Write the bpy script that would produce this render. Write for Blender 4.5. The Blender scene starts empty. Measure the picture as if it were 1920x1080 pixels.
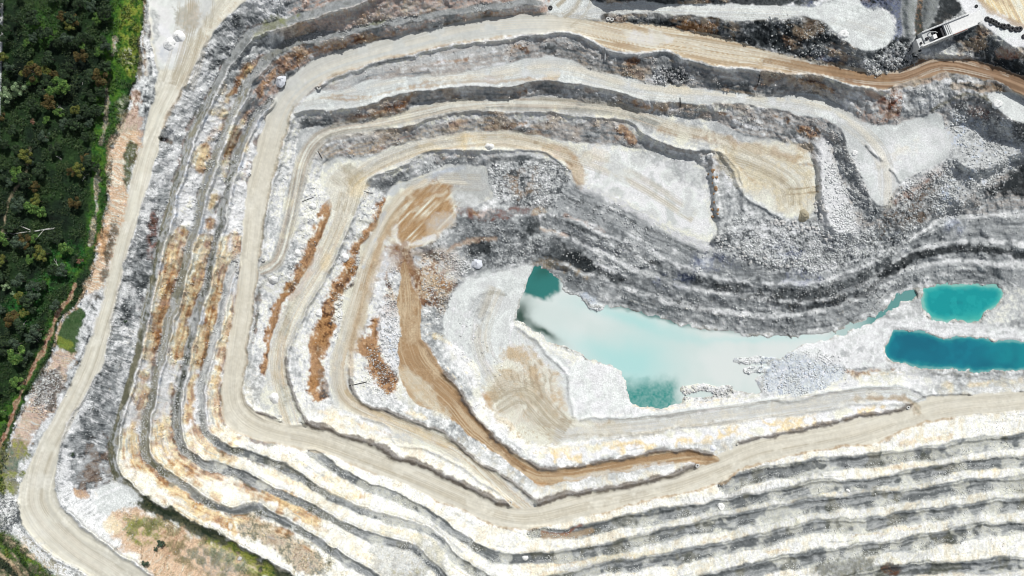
# Open-cut limestone quarry seen from straight above: a real terrain (heights solved from traced benches and
# roads), procedural rock colours, water, rubble, trees, tyres and the tip pocket.
import bpy, math, random
import numpy as np
rng = np.random.default_rng(7)
random.seed(7)
f32 = np.float32
# ------------------------------------------------------------------ survey grid
S = 0.3; H = 384.0                      # metres per survey unit at datum, camera height
DX = 1.6; U0 = -240.0; V0 = -180.0; NU = 1504; NV = 896
u1 = (U0 + DX*np.arange(NU)).astype(f32); v1 = (V0 + DX*np.arange(NV)).astype(f32)
U, V = np.meshgrid(u1, v1)

def world(u, v, z):
    k = (H - z)/H
    return (u-960.0)*S*k, -(v-540.0)*S*k, z

def vnoise(px, py, seed):
    r = np.random.default_rng(seed)
    x = (u1-U0)/px; y = (v1-V0)/py
    L = r.random((int(y[-1])+3, int(x[-1])+3)).astype(f32)
    ix = x.astype(int); fx = x-ix; fx = (fx*fx*(3-2*fx)).astype(f32)
    iy = y.astype(int); fy = y-iy; fy = (fy*fy*(3-2*fy)).astype(f32)
    R = L[:, ix]*(1-fx) + L[:, ix+1]*fx
    return R[iy]*(1-fy)[:, None] + R[iy+1]*fy[:, None]

def fbm(p, oct=4, seed=0, gain=.55):
    a = 1.0; t = 0; out = np.zeros((NV, NU), f32)
    for o in range(oct):
        out += a*vnoise(p/2**o, p/2**o, seed*31+o+1); t += a; a *= gain
    out = out/t
    return ((out-out.mean())/(out.std()*4)+.5).astype(f32)     # mean .5, sd .25

LAT = rng.random((512, 512)).astype(f32)
def lat(x, y):
    ix = np.floor(x).astype(int); iy = np.floor(y).astype(int)
    fx = x-ix; fy = y-iy; fx = fx*fx*(3-2*fx); fy = fy*fy*(3-2*fy)
    a = LAT[iy & 511, ix & 511]; b = LAT[iy & 511, (ix+1) & 511]
    c = LAT[(iy+1) & 511, ix & 511]; d = LAT[(iy+1) & 511, (ix+1) & 511]
    return (a*(1-fx)+b*fx)*(1-fy) + (c*(1-fx)+d*fx)*fy

N_BIG = fbm(110, 4, 1); N_MID = fbm(34, 4, 2); N_SM = fbm(11, 4, 3); N_FINE = fbm(4.2, 2, 4, .8)
N_MID2 = fbm(40, 4, 5); N_SM2 = fbm(14, 4, 6); N_WH = rng.random((NV, NU)).astype(f32)
WU = (fbm(26, 4, 8)-.5)*2; WV = (fbm(26, 4, 9)-.5)*2        # edge wobble, about -1..1
Uw = U + 3.0*WU; Vw = V + 3.0*WV

def sst(a, b, x):
    t = np.clip((x-a)/(b-a), 0, 1); return t*t*(3-2*t)

def smooth(pts, sub=4, closed=False):
    P = np.array(pts, float)
    if len(P) < 3: return P
    n = len(P); out = []
    for i in range(n if closed else n-1):
        if closed: p0, p1, p2, p3 = P[i-1], P[i], P[(i+1) % n], P[(i+2) % n]
        else: p0, p1, p2, p3 = P[max(i-1, 0)], P[i], P[i+1], P[min(i+2, n-1)]
        for k in range(sub):
            t = k/sub
            out.append(.5*((2*p1)+(-p0+p2)*t+(2*p0-5*p1+4*p2-p3)*t*t+(-p0+3*p1-3*p2+p3)*t**3))
    if not closed: out.append(P[-1])
    return np.array(out)

def box(lo_u, hi_u, lo_v, hi_v):
    a = max(0, int((lo_u-U0)/DX)); b = min(NU, int((hi_u-U0)/DX)+2)
    c = max(0, int((lo_v-V0)/DX)); d = min(NV, int((hi_v-V0)/DX)+2)
    return slice(c, max(c, d)), slice(a, max(a, b))

def near(P, pad, warp=True):
    """distance, arc length and side (+ = right of travel) to a polyline, on its box"""
    P = np.asarray(P, float)[:, :2]
    sl = box(P[:, 0].min()-pad, P[:, 0].max()+pad, P[:, 1].min()-pad, P[:, 1].max()+pad)
    uu = Uw if warp else U; vv = Vw if warp else V
    shp = U[sl].shape
    D = np.full(shp, 1e4, f32); T = np.zeros(shp, f32); SD = np.ones(shp, f32); t0 = 0.0
    for i in range(len(P)-1):
        a, b = P[i], P[i+1]; d = b-a; L = math.hypot(*d)
        if L < 1e-6: continue
        s2 = box(min(a[0], b[0])-pad, max(a[0], b[0])+pad, min(a[1], b[1])-pad, max(a[1], b[1])+pad)
        o = (slice(max(s2[0].start-sl[0].start, 0), s2[0].stop-sl[0].start), slice(max(s2[1].start-sl[1].start, 0), s2[1].stop-sl[1].start))
        x = uu[sl][o]-a[0]; y = vv[sl][o]-a[1]
        if x.size == 0: t0 += L; continue
        t = np.clip((x*d[0]+y*d[1])/(L*L), 0, 1)
        q = np.hypot(x-t*d[0], y-t*d[1])
        m = q < D[o]
        D[o] = np.where(m, q, D[o]); T[o] = np.where(m, t0+t*L, T[o])
        SD[o] = np.where(m, np.where(d[0]*y-d[1]*x >= 0, 1, -1), SD[o])
        t0 += L
    return sl, D, T, SD

def polysd(pts, pad=16, sm=True, warp=True):
    """signed distance (negative inside) near a closed outline"""
    P = smooth(pts, 3, True) if sm else np.array(pts, float)
    P = np.vstack([P, P[:1]])
    sl, D, T, _ = near(P, pad, warp)
    uu = (Uw if warp else U)[sl]; vv = (Vw if warp else V)[sl]
    ins = np.zeros(uu.shape, bool)
    for i in range(len(P)-1):
        (x0, y0), (x1, y1) = P[i], P[i+1]
        if y0 == y1: continue
        lo, hi = min(y0, y1), max(y0, y1)
        r0 = max(0, int((lo-8-V0)/DX)-sl[0].start); r1 = int((hi+8-V0)/DX)+2-sl[0].start
        if r1 <= 0: continue
        vs = vv[r0:r1]; us = uu[r0:r1]
        c = ((y0 > vs) != (y1 > vs)) & (us < (x1-x0)*(vs-y0)/(y1-y0)+x0)
        ins[r0:r1] ^= c
    return sl, np.where(ins, -np.minimum(D, 1e3), np.minimum(D, 1e3))

def lin(c):
    c = np.array(c, float)/255
    return np.where(c < .04045, c/12.92, ((c+.055)/1.055)**2.4)
def alb(c, k=.86): return np.clip(lin(c)*k, .008, .68).astype(f32)

# ------------------------------------------------------------------ traced survey lines
RIM_L = [(265,270),(252,320),(237,375),(222,432),(205,495),(196,540),(185,580),(165,640),(147,690),(127,730),(100,780),(86,810),(60,855),(42,900),(33,940),(37,970),(55,1000),(100,1040),(155,1075),(240,1130),(330,1254)]
RIM_R = [(462,1),(437,22),(400,62),(370,112),(350,150),(312,220),(297,277),(280,340),(257,405),(242,460),(222,537),(207,595),(192,680),(175,715),(142,765),(122,807),(110,850),(104,910),(107,937),(127,965),(175,1005),(225,1042),(275,1078),(350,1140),(430,1254)]
RIM = [(275,-180),(276,0),(283,60),(290,110),(297,145),(285,190)] + RIM_L + RIM_R[::-1] + [(520,-30),(600,-90),(640,-180)]
RIM_C = [(520,-120),(440,-20),(385,60),(335,150),(281,270),(255,370),(232,445),(209,540),(195,590),(165,690),(120,785),(85,855),(72,905),(70,945),(95,985),(150,1035),(220,1080),(300,1145),(380,1254)]
M_OUT = [(2180,250),(1920,145),(1865,125),(1815,110),(1765,107),(1727,112),(1690,130),(1652,140),(1590,130),(1515,117),(1435,92),(1360,72),(1285,55),(1210,45),(1125,38),(1022,29),(960,29),(905,35),(805,55),(730,72),(655,92),(605,105),(567,125),(542,145),(530,160),(512,190),(500,217),(490,250),(477,295),(467,335),(460,382),(454,445),(450,495),(444,540),(435,602),(425,660),(417,715),(414,760),(418,785),(435,806),(478,825),(530,837),(580,847),(610,850),(655,867),(705,887),(755,907),(805,930),(855,952),(905,977),(942,990),(990,995),(1035,985),(1110,965),(1185,947),(1260,930),(1310,917),(1360,902),(1385,882),(1440,865),(1515,847),(1590,837),(1652,827),(1690,810),(1727,795),(1790,782),(1865,775),(1920,767),(2180,735)]
M_IN = [(2180,300),(1920,180),(1890,160),(1840,147),(1777,136),(1740,145),(1690,156),(1660,166),(1627,162),(1565,147),(1515,137),(1430,130),(1385,125),(1335,120),(1292,110),(1260,95),(1210,95),(1172,95),(1135,85),(1110,72),(1085,62),(1045,57),(960,66),(880,77),(805,92),(730,107),(667,127),(617,147),(598,158),(575,172),(552,200),(545,222),(530,267),(512,332),(500,382),(490,445),(487,482),(484,510),(477,545),(470,605),(462,665),(457,715),(457,740),(465,760),(480,777),(505,785),(522,790),(572,795),(605,804),(655,822),(705,840),(742,860),(792,875),(830,892),(880,917),(917,935),(950,948),(1010,942),(1060,932),(1135,920),(1197,910),(1260,892),(1305,875),(1345,855),(1385,835),(1435,820),(1515,806),(1590,790),(1640,780),(1690,770),(1703,762),(1742,744),(1815,740),(1920,732),(2180,700)]
M_C = [(2200,700,-69),(1920,750,-67),(1800,762,-66),(1720,778,-65),(1600,812,-63.5),(1500,832,-62.3),(1420,848,-61),(1350,878,-60),(1250,912,-58.5),(1100,945,-56.5),(985,968,-54.5),(900,948,-53),(800,905,-51.5),(700,865,-50),(600,828,-48.5),(500,805,-47),(450,775,-46),(437,730,-45),(445,650,-43.5),(460,550,-41.5),(470,450,-39),(480,380,-37.5),(500,290,-35),(520,220,-33),(555,165,-31.5),(620,125,-30),(750,88,-28.5),(900,52,-27),(1050,45,-25.5),(1180,68,-24),(1300,88,-22.5),(1440,112,-20.5),(1600,142,-18.5),(1690,146,-17.5),(1765,122,-16.5),(1850,138,-15.5),(1920,162,-14.5),(2200,270,-12)][::-1]
# narrow benches of the outer wall: centre line, width, height (pit floor lies to the right of travel: + side sign)
BENCH = {
 'A': ([(1040,-100),(800,-45),(680,-4),(630,12),(580,27),(530,43),(478,60),(450,87),(425,120),(410,150),(390,190),(370,230),(355,265),(340,320),(327,360),(315,410),(302,455),(292,495),(283,545),(270,602),(260,650),(250,690),(240,727),(227,765),(219,802),(212,835),(212,872),(225,900),(250,922),(270,940),(312,962),(362,985),(412,1010),(465,1040),(517,1070),(620,1135),(700,1200)], 15, -11),
 'B': ([(1010,4),(960,8),(830,27),(730,42),(655,60),(580,72),(530,87),(505,105),(482,130),(462,160),(445,200),(427,235),(412,275),(397,312),(385,350),(370,410),(357,460),(347,500),(335,545),(317,605),(305,652),(297,690),(287,740),(277,780),(271,810),(275,850),(300,877),(337,905),(375,932),(405,950),(437,958),(478,950),(505,965),(555,990),(605,1022),(655,1055),(692,1077),(760,1120),(950,1190),(1300,1165),(1500,1115),(1640,1079),(1690,1071),(1765,1063),(1840,1062),(1920,1057),(2180,1035)], 15, -21),
 'C': ([(506,192),(490,205),(475,217),(464,245),(447,285),(435,320),(422,375),(410,430),(397,485),(388,535),(377,565),(365,605),(357,645),(347,690),(337,727),(330,765),(330,805),(336,826),(350,848),(380,867),(425,882),(478,903),(530,927),(580,950),(617,970),(655,990),(692,1007),(730,1017),(780,1032),(812,1062),(860,1105),(1000,1140),(1200,1125),(1320,1090),(1440,1063),(1540,1042),(1615,1032),(1690,1022),(1765,1010),(1840,994),(1920,988),(2180,965)], 15, -31.5),
 'C2': ([(440,496),(430,515),(420,555),(410,602),(400,645),(387,680),(380,727),(376,765),(380,797),(390,820),(410,834),(440,845),(480,857),(530,875),(580,907),(630,935),(680,957),(730,975),(767,985),(817,1007),(850,1042),(900,1077),(980,1100),(1085,1076),(1160,1062),(1210,1056),(1285,1043),(1360,1026),(1397,1019),(1440,1010),(1490,995),(1540,986),(1615,987),(1652,980),(1715,967),(1790,960),(1865,950),(1920,944),(2180,920)], 14, -40),
 'E': ([(588,851),(630,880),(680,907),(730,930),(780,950),(817,972),(855,1000),(892,1027),(925,1042),(960,1047),(1042,1043),(1110,1035),(1160,1025),(1210,1013),(1260,1001),(1335,985),(1435,968),(1502,951),(1570,944),(1640,937),(1715,927),(1790,917),(1840,911),(1920,907),(2180,885)], 16, -48),
 'F': ([(1000,1001),(1035,1000),(1080,998),(1115,990),(1160,980),(1210,971),(1285,959),(1347,949),(1410,936),(1477,925),(1540,912),(1615,909),(1665,902),(1740,887),(1815,874),(1920,865),(2180,840)], 14, -54.3),
 'G': ([(1362,908),(1397,897),(1440,886),(1490,880),(1540,872),(1590,866),(1665,858),(1715,853),(1765,846),(1840,834),(1920,826),(2180,800)], 15, -60),
}
D1 = [(560,196),(580,176),(597,168),(615,172),(642,168),(680,154),(730,148),(805,142),(880,135),(942,120),(1010,108),(1060,108),(1090,122),(1135,138),(1185,146),(1222,157),(1285,162),(1322,166),(1360,173),(1435,180),(1515,175),(1552,185),(1590,207),(1615,227),(1640,235),(1690,230),(1760,210),(1772,240),(1782,275),(1765,302),(1690,342),(1660,387),(1640,377),(1620,340),(1602,302),(1588,275),(1575,240),(1540,220),(1502,215),(1465,204),(1385,195),(1310,195),(1272,192),(1210,190),(1160,175),(1110,162),(1060,155),(1010,150),(955,162),(880,162),(805,170),(750,177),(705,192),(655,205),(580,207),(556,212)]
D1_C = [(540,205,-32.3),(620,188,-32),(750,160,-32),(900,148,-32),(1050,130,-32),(1200,168,-33),(1400,186,-32.5),(1550,208,-30.5),(1650,290,-29.5),(1660,390,-30.5)]
D2 = [(487,505),(494,490),(510,482),(517,445),(527,395),(540,345),(555,295),(562,255),(572,237),(630,237),(667,232),(717,222),(755,210),(780,198),(830,190),(905,187),(997,180),(1035,178),(1085,190),(1135,195),(1172,202),(1210,212),(1260,217),(1310,222),(1347,232),(1385,250),(1440,262),(1507,275),(1520,307),(1532,345),(1530,380),(1537,402),(1515,412),(1465,406),(1440,395),(1397,370),(1395,345),(1380,315),(1350,287),(1280,280),(1222,260),(1197,240),(1172,224),(1110,220),(1035,212),(955,210),(880,210),(830,217),(780,232),(730,240),(667,250),(630,257),(605,270),(580,305),(572,345),(565,377),(562,420),(545,445),(535,482),(530,502),(510,513),(487,517)]
D2_C = [(480,512,-40.3),(520,490,-40),(540,430,-40),(555,360,-40),(575,290,-40),(620,248,-40),(720,232,-40),(850,202,-40),(1000,196,-40),(1150,208,-40.3),(1250,240,-40.6),(1350,268,-41),(1450,330,-41),(1470,400,-41)]
D3 = [(498,775),(488,762),(492,735),(500,705),(505,652),(512,620),(530,587),(557,540),(585,490),(597,457),(615,420),(622,390),(615,372),(602,345),(605,312),(620,300),(680,295),(730,276),(805,260),(855,250),(905,245),(960,247),(1010,255),(1060,266),(1135,270),(1185,276),(1247,286),(1297,300),(1325,320),(1330,370),(1338,410),(1345,440),(1322,455),(1285,442),(1235,417),(1185,387),(1135,360),(1090,343),(1082,338),(1067,315),(1042,297),(1017,282),(985,280),(905,280),(830,282),(780,292),(765,305),(730,320),(697,332),(680,357),(667,395),(650,432),(630,482),(600,535),(585,562),(567,595),(550,635),(540,670),(540,710),(555,752),(575,792),(545,796),(522,786)]
D3_C = [(548,800,-47.6),(530,740,-47.3),(522,680,-47.2),(535,620,-47),(570,550,-47),(610,480,-47),(640,410,-47),(660,340,-47),(740,295,-47),(830,270,-47),(950,262,-47),(1060,290,-47),(1180,335,-47),(1300,410,-47.5)]
D4 = [(958,950),(935,924),(892,894),(842,862),(792,838),(742,832),(730,800),(680,782),(635,765),(618,735),(615,715),(617,675),(630,640),(640,602),(645,552),(662,535),(672,495),(677,460),(705,425),(725,370),(733,353),(755,340),(805,320),(842,305),(890,310),(912,313),(915,345),(922,367),(900,382),(855,387),(852,410),(840,425),(820,445),(795,462),(760,466),(735,455),(720,467),(705,495),(697,535),(692,577),(675,627),(657,665),(655,700),(657,715),(670,745),(692,760),(730,770),(780,792),(827,810),(855,832),(892,862),(930,885),(960,902),(985,922),(1010,942),(985,952)]
D4_C = [(985,955,-54.6),(930,910,-54.2),(860,848,-54),(780,810,-54),(700,778,-54),(645,745,-54),(635,690,-54),(652,620,-54),(675,540,-54),(695,470,-54),(740,390,-54),(800,345,-54),(900,345,-54)]
D5 = [(1350,862),(1332,870),(1272,868),(1185,882),(1135,888),(1060,905),(1022,910),(997,898),(960,868),(905,832),(880,815),(842,780),(815,770),(780,757),(762,735),(750,705),(747,665),(752,615),(747,565),(752,535),(752,500),(762,492),(770,535),(787,562),(790,615),(795,645),(815,670),(830,700),(855,725),(880,765),(915,807),(960,845),(997,868),(1035,878),(1110,870),(1185,857),(1247,846),(1297,845),(1335,851)]
D5_C = [(1360,862,-60.2),(1300,856,-60),(1150,876,-60),(1040,892,-60),(990,882,-60),(920,828,-60),(850,752,-60),(790,690,-60),(768,630,-60),(768,560,-59.5),(757,490,-57)]
D6 = [(1722,755),(1700,757),(1690,754),(1652,757),(1590,760),(1540,770),(1440,782),(1335,793),(1260,805),(1185,815),(1110,825),(1035,832),(1010,834),(985,825),(960,795),(935,777),(905,752),(897,695),(880,672),(842,640),(832,615),(837,570),(855,545),(880,517),(905,520),(960,503),(998,498),(985,545),(962,600),(980,615),(1030,650),(1070,690),(1070,760),(1090,785),(1180,775),(1300,765),(1430,748),(1500,745),(1580,728),(1660,720),(1700,728),(1735,745)]
D6_C = [(1735,752,-65),(1690,738,-65.3),(1600,742,-65.8),(1400,770,-66),(1200,798,-66),(1080,805,-66),(1000,790,-66),(950,740,-66),(900,640,-66.3),(930,540,-66.5)]
LAKE = [(1002,504),(1005,502),(1008,503),(1048,521),(1051,523),(1055,540),(1080,556),(1110,572),(1140,573),(1172,580),(1210,591),(1260,606),(1322,616),(1385,626),(1440,631),(1515,633),(1565,621),(1615,601),(1647,590),(1665,566),(1702,548),(1729,546),(1716,560),(1690,567),(1665,581),(1652,592),(1615,611),(1565,631),(1530,640),(1500,650),(1470,668),(1435,690),(1425,735),(1372,732),(1330,745),(1285,746),(1268,760),(1193,760),(1181,740),(1173,715),(1160,690),(1110,672),(1072,655),(1035,640),(1022,627),(980,607),(966,602),(963,600),(964,596),(975,565),(990,530)]
POND_T = [(1732,540),(1790,536),(1872,538),(1876,565),(1865,577),(1847,587),(1840,600),(1815,604),(1777,601),(1747,595),(1732,582),(1730,555)]
POND_B = [(1680,620),(1715,625),(1765,632),(1777,636),(1815,632),(1865,640),(1920,642),(2060,652),(2070,690),(1920,692),(1840,695),(1790,692),(1765,690),(1715,687),(1677,680),(1662,672),(1660,660),(1665,640),(1672,625)]
TOPSTRIP = [(1060,-10),(1122,5),(1160,3),(1210,5),(1285,7),(1385,9),(1440,11),(1500,14),(1540,10),(1600,-8),(1625,15),(1660,20),(1670,35),(1675,55),(1672,75),(1660,88),(1630,95),(1600,88),(1580,72),(1560,55),(1545,40),(1500,32),(1440,37),(1360,37),(1335,32),(1260,29),(1185,25),(1135,23),(1118,34),(1070,40),(1030,28),(1034,0)]
TOP_C = [(1060,30,-25.3),(1110,14,-24),(1200,14,-20),(1330,20,-14),(1450,24,-10),(1560,30,-8.5),(1660,60,-8.5)]
TIPPAD = [(1797,-30),(1800,0),(1812,20),(1838,40),(1885,78),(1920,92),(2180,170),(2180,-180),(1797,-180)]
PAD_E = [(1852,182),(1865,173),(1902,173),(1930,195),(2000,230),(1930,232),(1902,227),(1882,212)]
GRASS_E = [(270,-180),(270,0),(265,75),(257,140),(245,170),(240,207),(225,232),(212,267),(205,345),(202,377),(194,400),(191,430),(185,460),(175,495),(165,535),(160,545),(140,572),(120,595),(107,620),(100,652),(85,685),(70,715),(50,747),(32,785),(22,810),(12,850),(5,900),(5,960),(18,1000),(60,1045),(110,1085),(180,1145),(260,1253)]
LEDGES = [
 ([(1030,400),(1085,415),(1135,440),(1185,457),(1240,480),(1300,508),(1370,523),(1440,530),(1527,528),(1590,510),(1665,474),(1740,425),(1777,408),(1920,402),(2180,400)], -51.5, 9),
 ([(1017,427),(1072,447),(1135,477),(1205,510),(1272,535),(1340,548),(1420,560),(1500,566),(1560,556),(1620,530),(1680,490),(1730,465),(1815,452),(1920,457),(2180,455)], -56.5, 9),
 ([(1050,492),(1120,518),(1200,547),(1280,572),(1350,584),(1440,592),(1520,588),(1600,562),(1660,522),(1720,502),(1800,490),(1920,497),(2180,500)], -61.5, 12),
]
# ------------------------------------------------------------------ heights
Z = np.zeros((NV, NU), f32); FIX = np.zeros((NV, NU), bool)
FLOOR = np.zeros((NV, NU), f32)           # 1 on driven floors
CLS = np.zeros((NV, NU), np.int8)
def along(P3, sl, pad=70, warp=False):
    """height read along a centre line, plus the road coordinates"""
    P = smooth(P3, 3)
    s0, D, T, SD = near(P, pad, warp)
    cum = np.concatenate([[0], np.cumsum(np.hypot(*np.diff(P[:, :2], axis=0).T))])
    z = np.interp(T, cum, P[:, 2]).astype(f32)
    full = np.full((NV, NU), np.nan, f32); full[s0] = np.where(D < 9e3, z, np.nan)
    fd = np.zeros((NV, NU), f32); fd[s0] = D*SD; ft = np.zeros((NV, NU), f32); ft[s0] = T
    return full[sl], fd[sl], ft[sl]
ROADS = {}
def fill(name, outline, P3=None, z=None, shrink=0.0, pad=70, mark=1.0, cls=0):
    sl, sd = polysd(outline)
    m = sd < -shrink
    if P3 is not None:
        zz, d, t = along(P3, sl, pad)
        m &= ~np.isnan(zz)
        ROADS[name] = (sl, sd, d, t)
    else:
        zz = np.full(m.shape, z, f32); ROADS[name] = (sl, sd, None, None)
    Z[sl] = np.where(m, zz, Z[sl]); FIX[sl] |= m
    FLOOR[sl] = np.maximum(FLOOR[sl], mark*sst(1.5, -1.5, sd))
    if cls: CLS[sl] = np.where(sd < .8, cls, CLS[sl])
def line(pts, z):
    P = smooth(pts, 4)
    sl, D, T, SD = near(P, 4)
    m = D < 1.5
    Z[sl] = np.where(m, z, Z[sl]); FIX[sl] |= m
def band(name, pts, w, z):
    P = smooth(pts, 4)
    sl, D, T, SD = near(P, w+14)
    wv = w*(.34+.26*lat(T/48.0, T*0+7.3+z))*(1+.8*sst(800, 1300, U[sl])*sst(700, 820, V[sl]))
    m = D < wv
    FIX[sl] |= m; Z[sl] = np.where(m, z, Z[sl])
    FLOOR[sl] = np.maximum(FLOOR[sl], .8*sst(1.5, -1.5, D-wv))
    ROADS[name] = (sl, (D-wv), D*SD, T)

# outside country
sl, sd = polysd(GRASS_E+[(-260,1254),(-260,-200)], 20, False)
m = sd < 0
Z[sl] = np.where(m, 4+3*(N_BIG[sl]-.5), Z[sl]); FIX[sl] |= m
CLS[sl] = np.where(sd < 2, 2, CLS[sl])
for n in ('A', 'B', 'C', 'C2', 'E', 'F', 'G'): band(n, *BENCH[n])
for pts, z, w in LEDGES:
    P = smooth(pts, 4); sl, D, T, SD = near(P, w+6)
    m = (D < w*.5); FIX[sl] |= m; Z[sl] = np.where(m, z+1.2*(N_SM2[sl]-.5), Z[sl])
fill('rim', RIM, [(a, b, 0) for a, b in RIM_C], pad=150, cls=1)
fill('strip', TOPSTRIP, TOP_C, pad=90)
fill('tip', TIPPAD, z=-3.5)
sl, sd = polysd([(1150,-30),(1480,-30),(1560,-60),(1560,-180),(1150,-180)]); m = sd < 0
Z[sl] = np.where(m, -9, Z[sl]); FIX[sl] |= m
line([(1640,-14),(1700,-20),(1760,-16)], -4.0)
line([(1682,96),(1700,82),(1716,80)], -8.5)
line([(1722,98),(1745,100)], -11); line([(1765,98),(1800,100),(1830,106)], -13)
fill('padE', PAD_E, z=-18.5)
for q, zz in (([(1546,255),(1566,290),(1592,375),(1612,425),(1572,440),(1546,400),(1538,320)], -36.5), ([(1785,235),(1830,245),(1880,262),(1915,280),(1850,318),(1792,300)], -32)):
    sl, sd = polysd(q); m = sd < 0; Z[sl] = np.where(m, zz, Z[sl]); FIX[sl] |= m
fill('D1', D1, D1_C); fill('D2', D2, D2_C); fill('D3', D3, D3_C, pad=130); fill('D4', D4, D4_C, pad=110); fill('D5', D5, D5_C); fill('D6', D6, D6_C, pad=150)
fill('M', M_OUT+M_IN[::-1], M_C, pad=75, cls=1)
# rough ground levels inside the pit
line([(1350,470),(1440,478),(1510,480),(1570,470)], -46); line([(1340,448),(1400,420),(1460,425),(1530,430)], -42.5)
line([(1800,320),(1740,370),(1690,425)], -40); line([(1910,300),(1850,335),(1800,380)], -42)
line([(900,395),(960,385),(1030,385)], -53); line([(860,430),(930,425),(1005,432)], -56)
line([(880,470),(940,455),(1010,470),(1060,485)], -61); line([(905,500),(1000,492),(1060,505)], -66)
line([(800,480),(830,510),(840,545)], -62); line([(720,560),(715,640),(700,700)], -56.5)
line([(486,540),(478,640),(470,700)], -44.5)
line([(300,262),(330,268)], -8)
# water basins
for outl, lev in ((LAKE, -67.6), (POND_T, -67.2), (POND_B, -67.4)):
    sl, sd = polysd(outl)
    m = sd < 9
    zz = np.where(sd < 0, lev-.15+np.clip(sd, -8, 0)*.28, lev+np.clip(sd, 0, 9)*.1)
    Z[sl] = np.where(m, zz, Z[sl]); FIX[sl] |= m
for pts, wv, zz in (([(1382,676),(1410,675),(1450,678)], 8, -66.9), ([(1398,694),(1420,693),(1450,694)], 7, -66.9), ([(1425,712),(1430,725)], 9, -66.8), ([(1285,733),(1310,728),(1365,730)], 9, -66.6), ([(1092,556),(1112,570),(1125,576)], 9, -66.6), ([(1060,655),(1085,664)], 4, -66.9)):
    sl, D, T, SD = near(smooth(pts, 4), wv+3); m = D < wv; Z[sl] = np.where(m, zz-.6*(D/wv)**2, Z[sl]); FIX[sl] |= m
sl, sd = polysd([(1440,640),(1640,600),(1700,612),(1730,600),(1800,612),(2180,640),(2180,735),(1920,715),(1740,705),(1650,692),(1560,690),(1450,690)], 12)
m = (sd < 0) & ~FIX[sl]
Z[sl] = np.where(m, -66.8, Z[sl]); FIX[sl] |= m

def solve(Z, F):
    lv = [(Z, F)]
    while min(lv[-1][0].shape) > 56:
        z, f = lv[-1]; h, w = z.shape
        ff = f.reshape(h//2, 2, w//2, 2).astype(f32); zz = z.reshape(h//2, 2, w//2, 2)*ff
        c = ff.sum((1, 3)); lv.append((np.where(c > 0, zz.sum((1, 3))/np.maximum(c, 1), 0).astype(f32), c > 0))
    z = None
    for k, (zf, f) in enumerate(lv[::-1]):
        if z is None: z = np.where(f, zf, zf[f].mean())
        else: z = np.where(f, zf, np.repeat(np.repeat(z, 2, 0), 2, 1))
        for it in range(400 if k == 0 else 60):
            p = np.pad(z, 1, mode='edge')
            a = .25*(p[:-2, 1:-1]+p[2:, 1:-1]+p[1:-1, :-2]+p[1:-1, 2:])
            z = np.where(f, zf, a)
    return z.astype(f32)
Z = solve(Z, FIX)
def blur(a, n=1):
    for _ in range(n):
        p = np.pad(a, 1, mode='edge')
        a = .25*a+.125*(p[:-2, 1:-1]+p[2:, 1:-1]+p[1:-1, :-2]+p[1:-1, 2:])+.0625*(p[:-2, :-2]+p[2:, 2:]+p[:-2, 2:]+p[2:, :-2])
    return a
Z = blur(Z, 1)
ZB = Z.copy()
def grad(z):
    gy, gx = np.gradient(z); return gx/(DX*S), gy/(DX*S)
gx, gy = grad(blur(Z, 3)); G = np.hypot(gx, gy)
STEEP = sst(.18, .55, G)

# ---- distance (survey units) from the foot and from the lip of the rock faces
def edges(sign):
    e = np.zeros((NV, NU), bool)
    for ax, sh in ((0, 1), (0, -1), (1, 1), (1, -1)):
        zn = np.roll(ZB, sh, ax); fn = np.roll(FIX, sh, ax)
        e |= FIX & ~fn & ((zn-ZB)*sign > .12)
    d = np.where(e, 0, 1e3).astype(f32)
    for _ in range(20):
        p = np.pad(d, 1, mode='edge')
        d = np.minimum(d, np.minimum(np.minimum(p[:-2, 1:-1], p[2:, 1:-1]), np.minimum(p[1:-1, :-2], p[1:-1, 2:]))+DX)
        d = np.minimum(d, np.minimum(np.minimum(p[:-2, :-2], p[2:, 2:]), np.minimum(p[:-2, 2:], p[2:, :-2]))+DX*1.414)
    return d
DT = edges(1); DC = edges(-1)
# ---- streak noise run down the slope
def lic(dx, dy, seed, n=9):
    r = np.random.default_rng(seed).random((NV, NU)).astype(f32)
    l = np.hypot(dx, dy)+1e-6; dx = dx/l; dy = dy/l
    acc = r.copy(); iy0, ix0 = np.mgrid[0:NV, 0:NU].astype(f32)
    for s in (1, -1):
        x = ix0.copy(); y = iy0.copy()
        for k in range(n):
            i = np.clip(y.round().astype(int), 0, NV-1); j = np.clip(x.round().astype(int), 0, NU-1)
            x += s*dx[i, j]; y += s*dy[i, j]
            i = np.clip(y.round().astype(int), 0, NV-1); j = np.clip(x.round().astype(int), 0, NU-1)
            acc += r[i, j]
    acc = (acc-acc.mean())/(acc.std()*4)+.5
    return acc.astype(f32)
jx = gx+.5*G*(N_SM-.5)*2; jy = gy+.5*G*(N_SM2-.5)*2
STRK = lic(jx, jy, 21); STRC = blur(lic(-gy, gx, 22, 20), 1); STRC = ((STRC-STRC.mean())/(STRC.std()*4)+.5).astype(f32)

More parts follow.
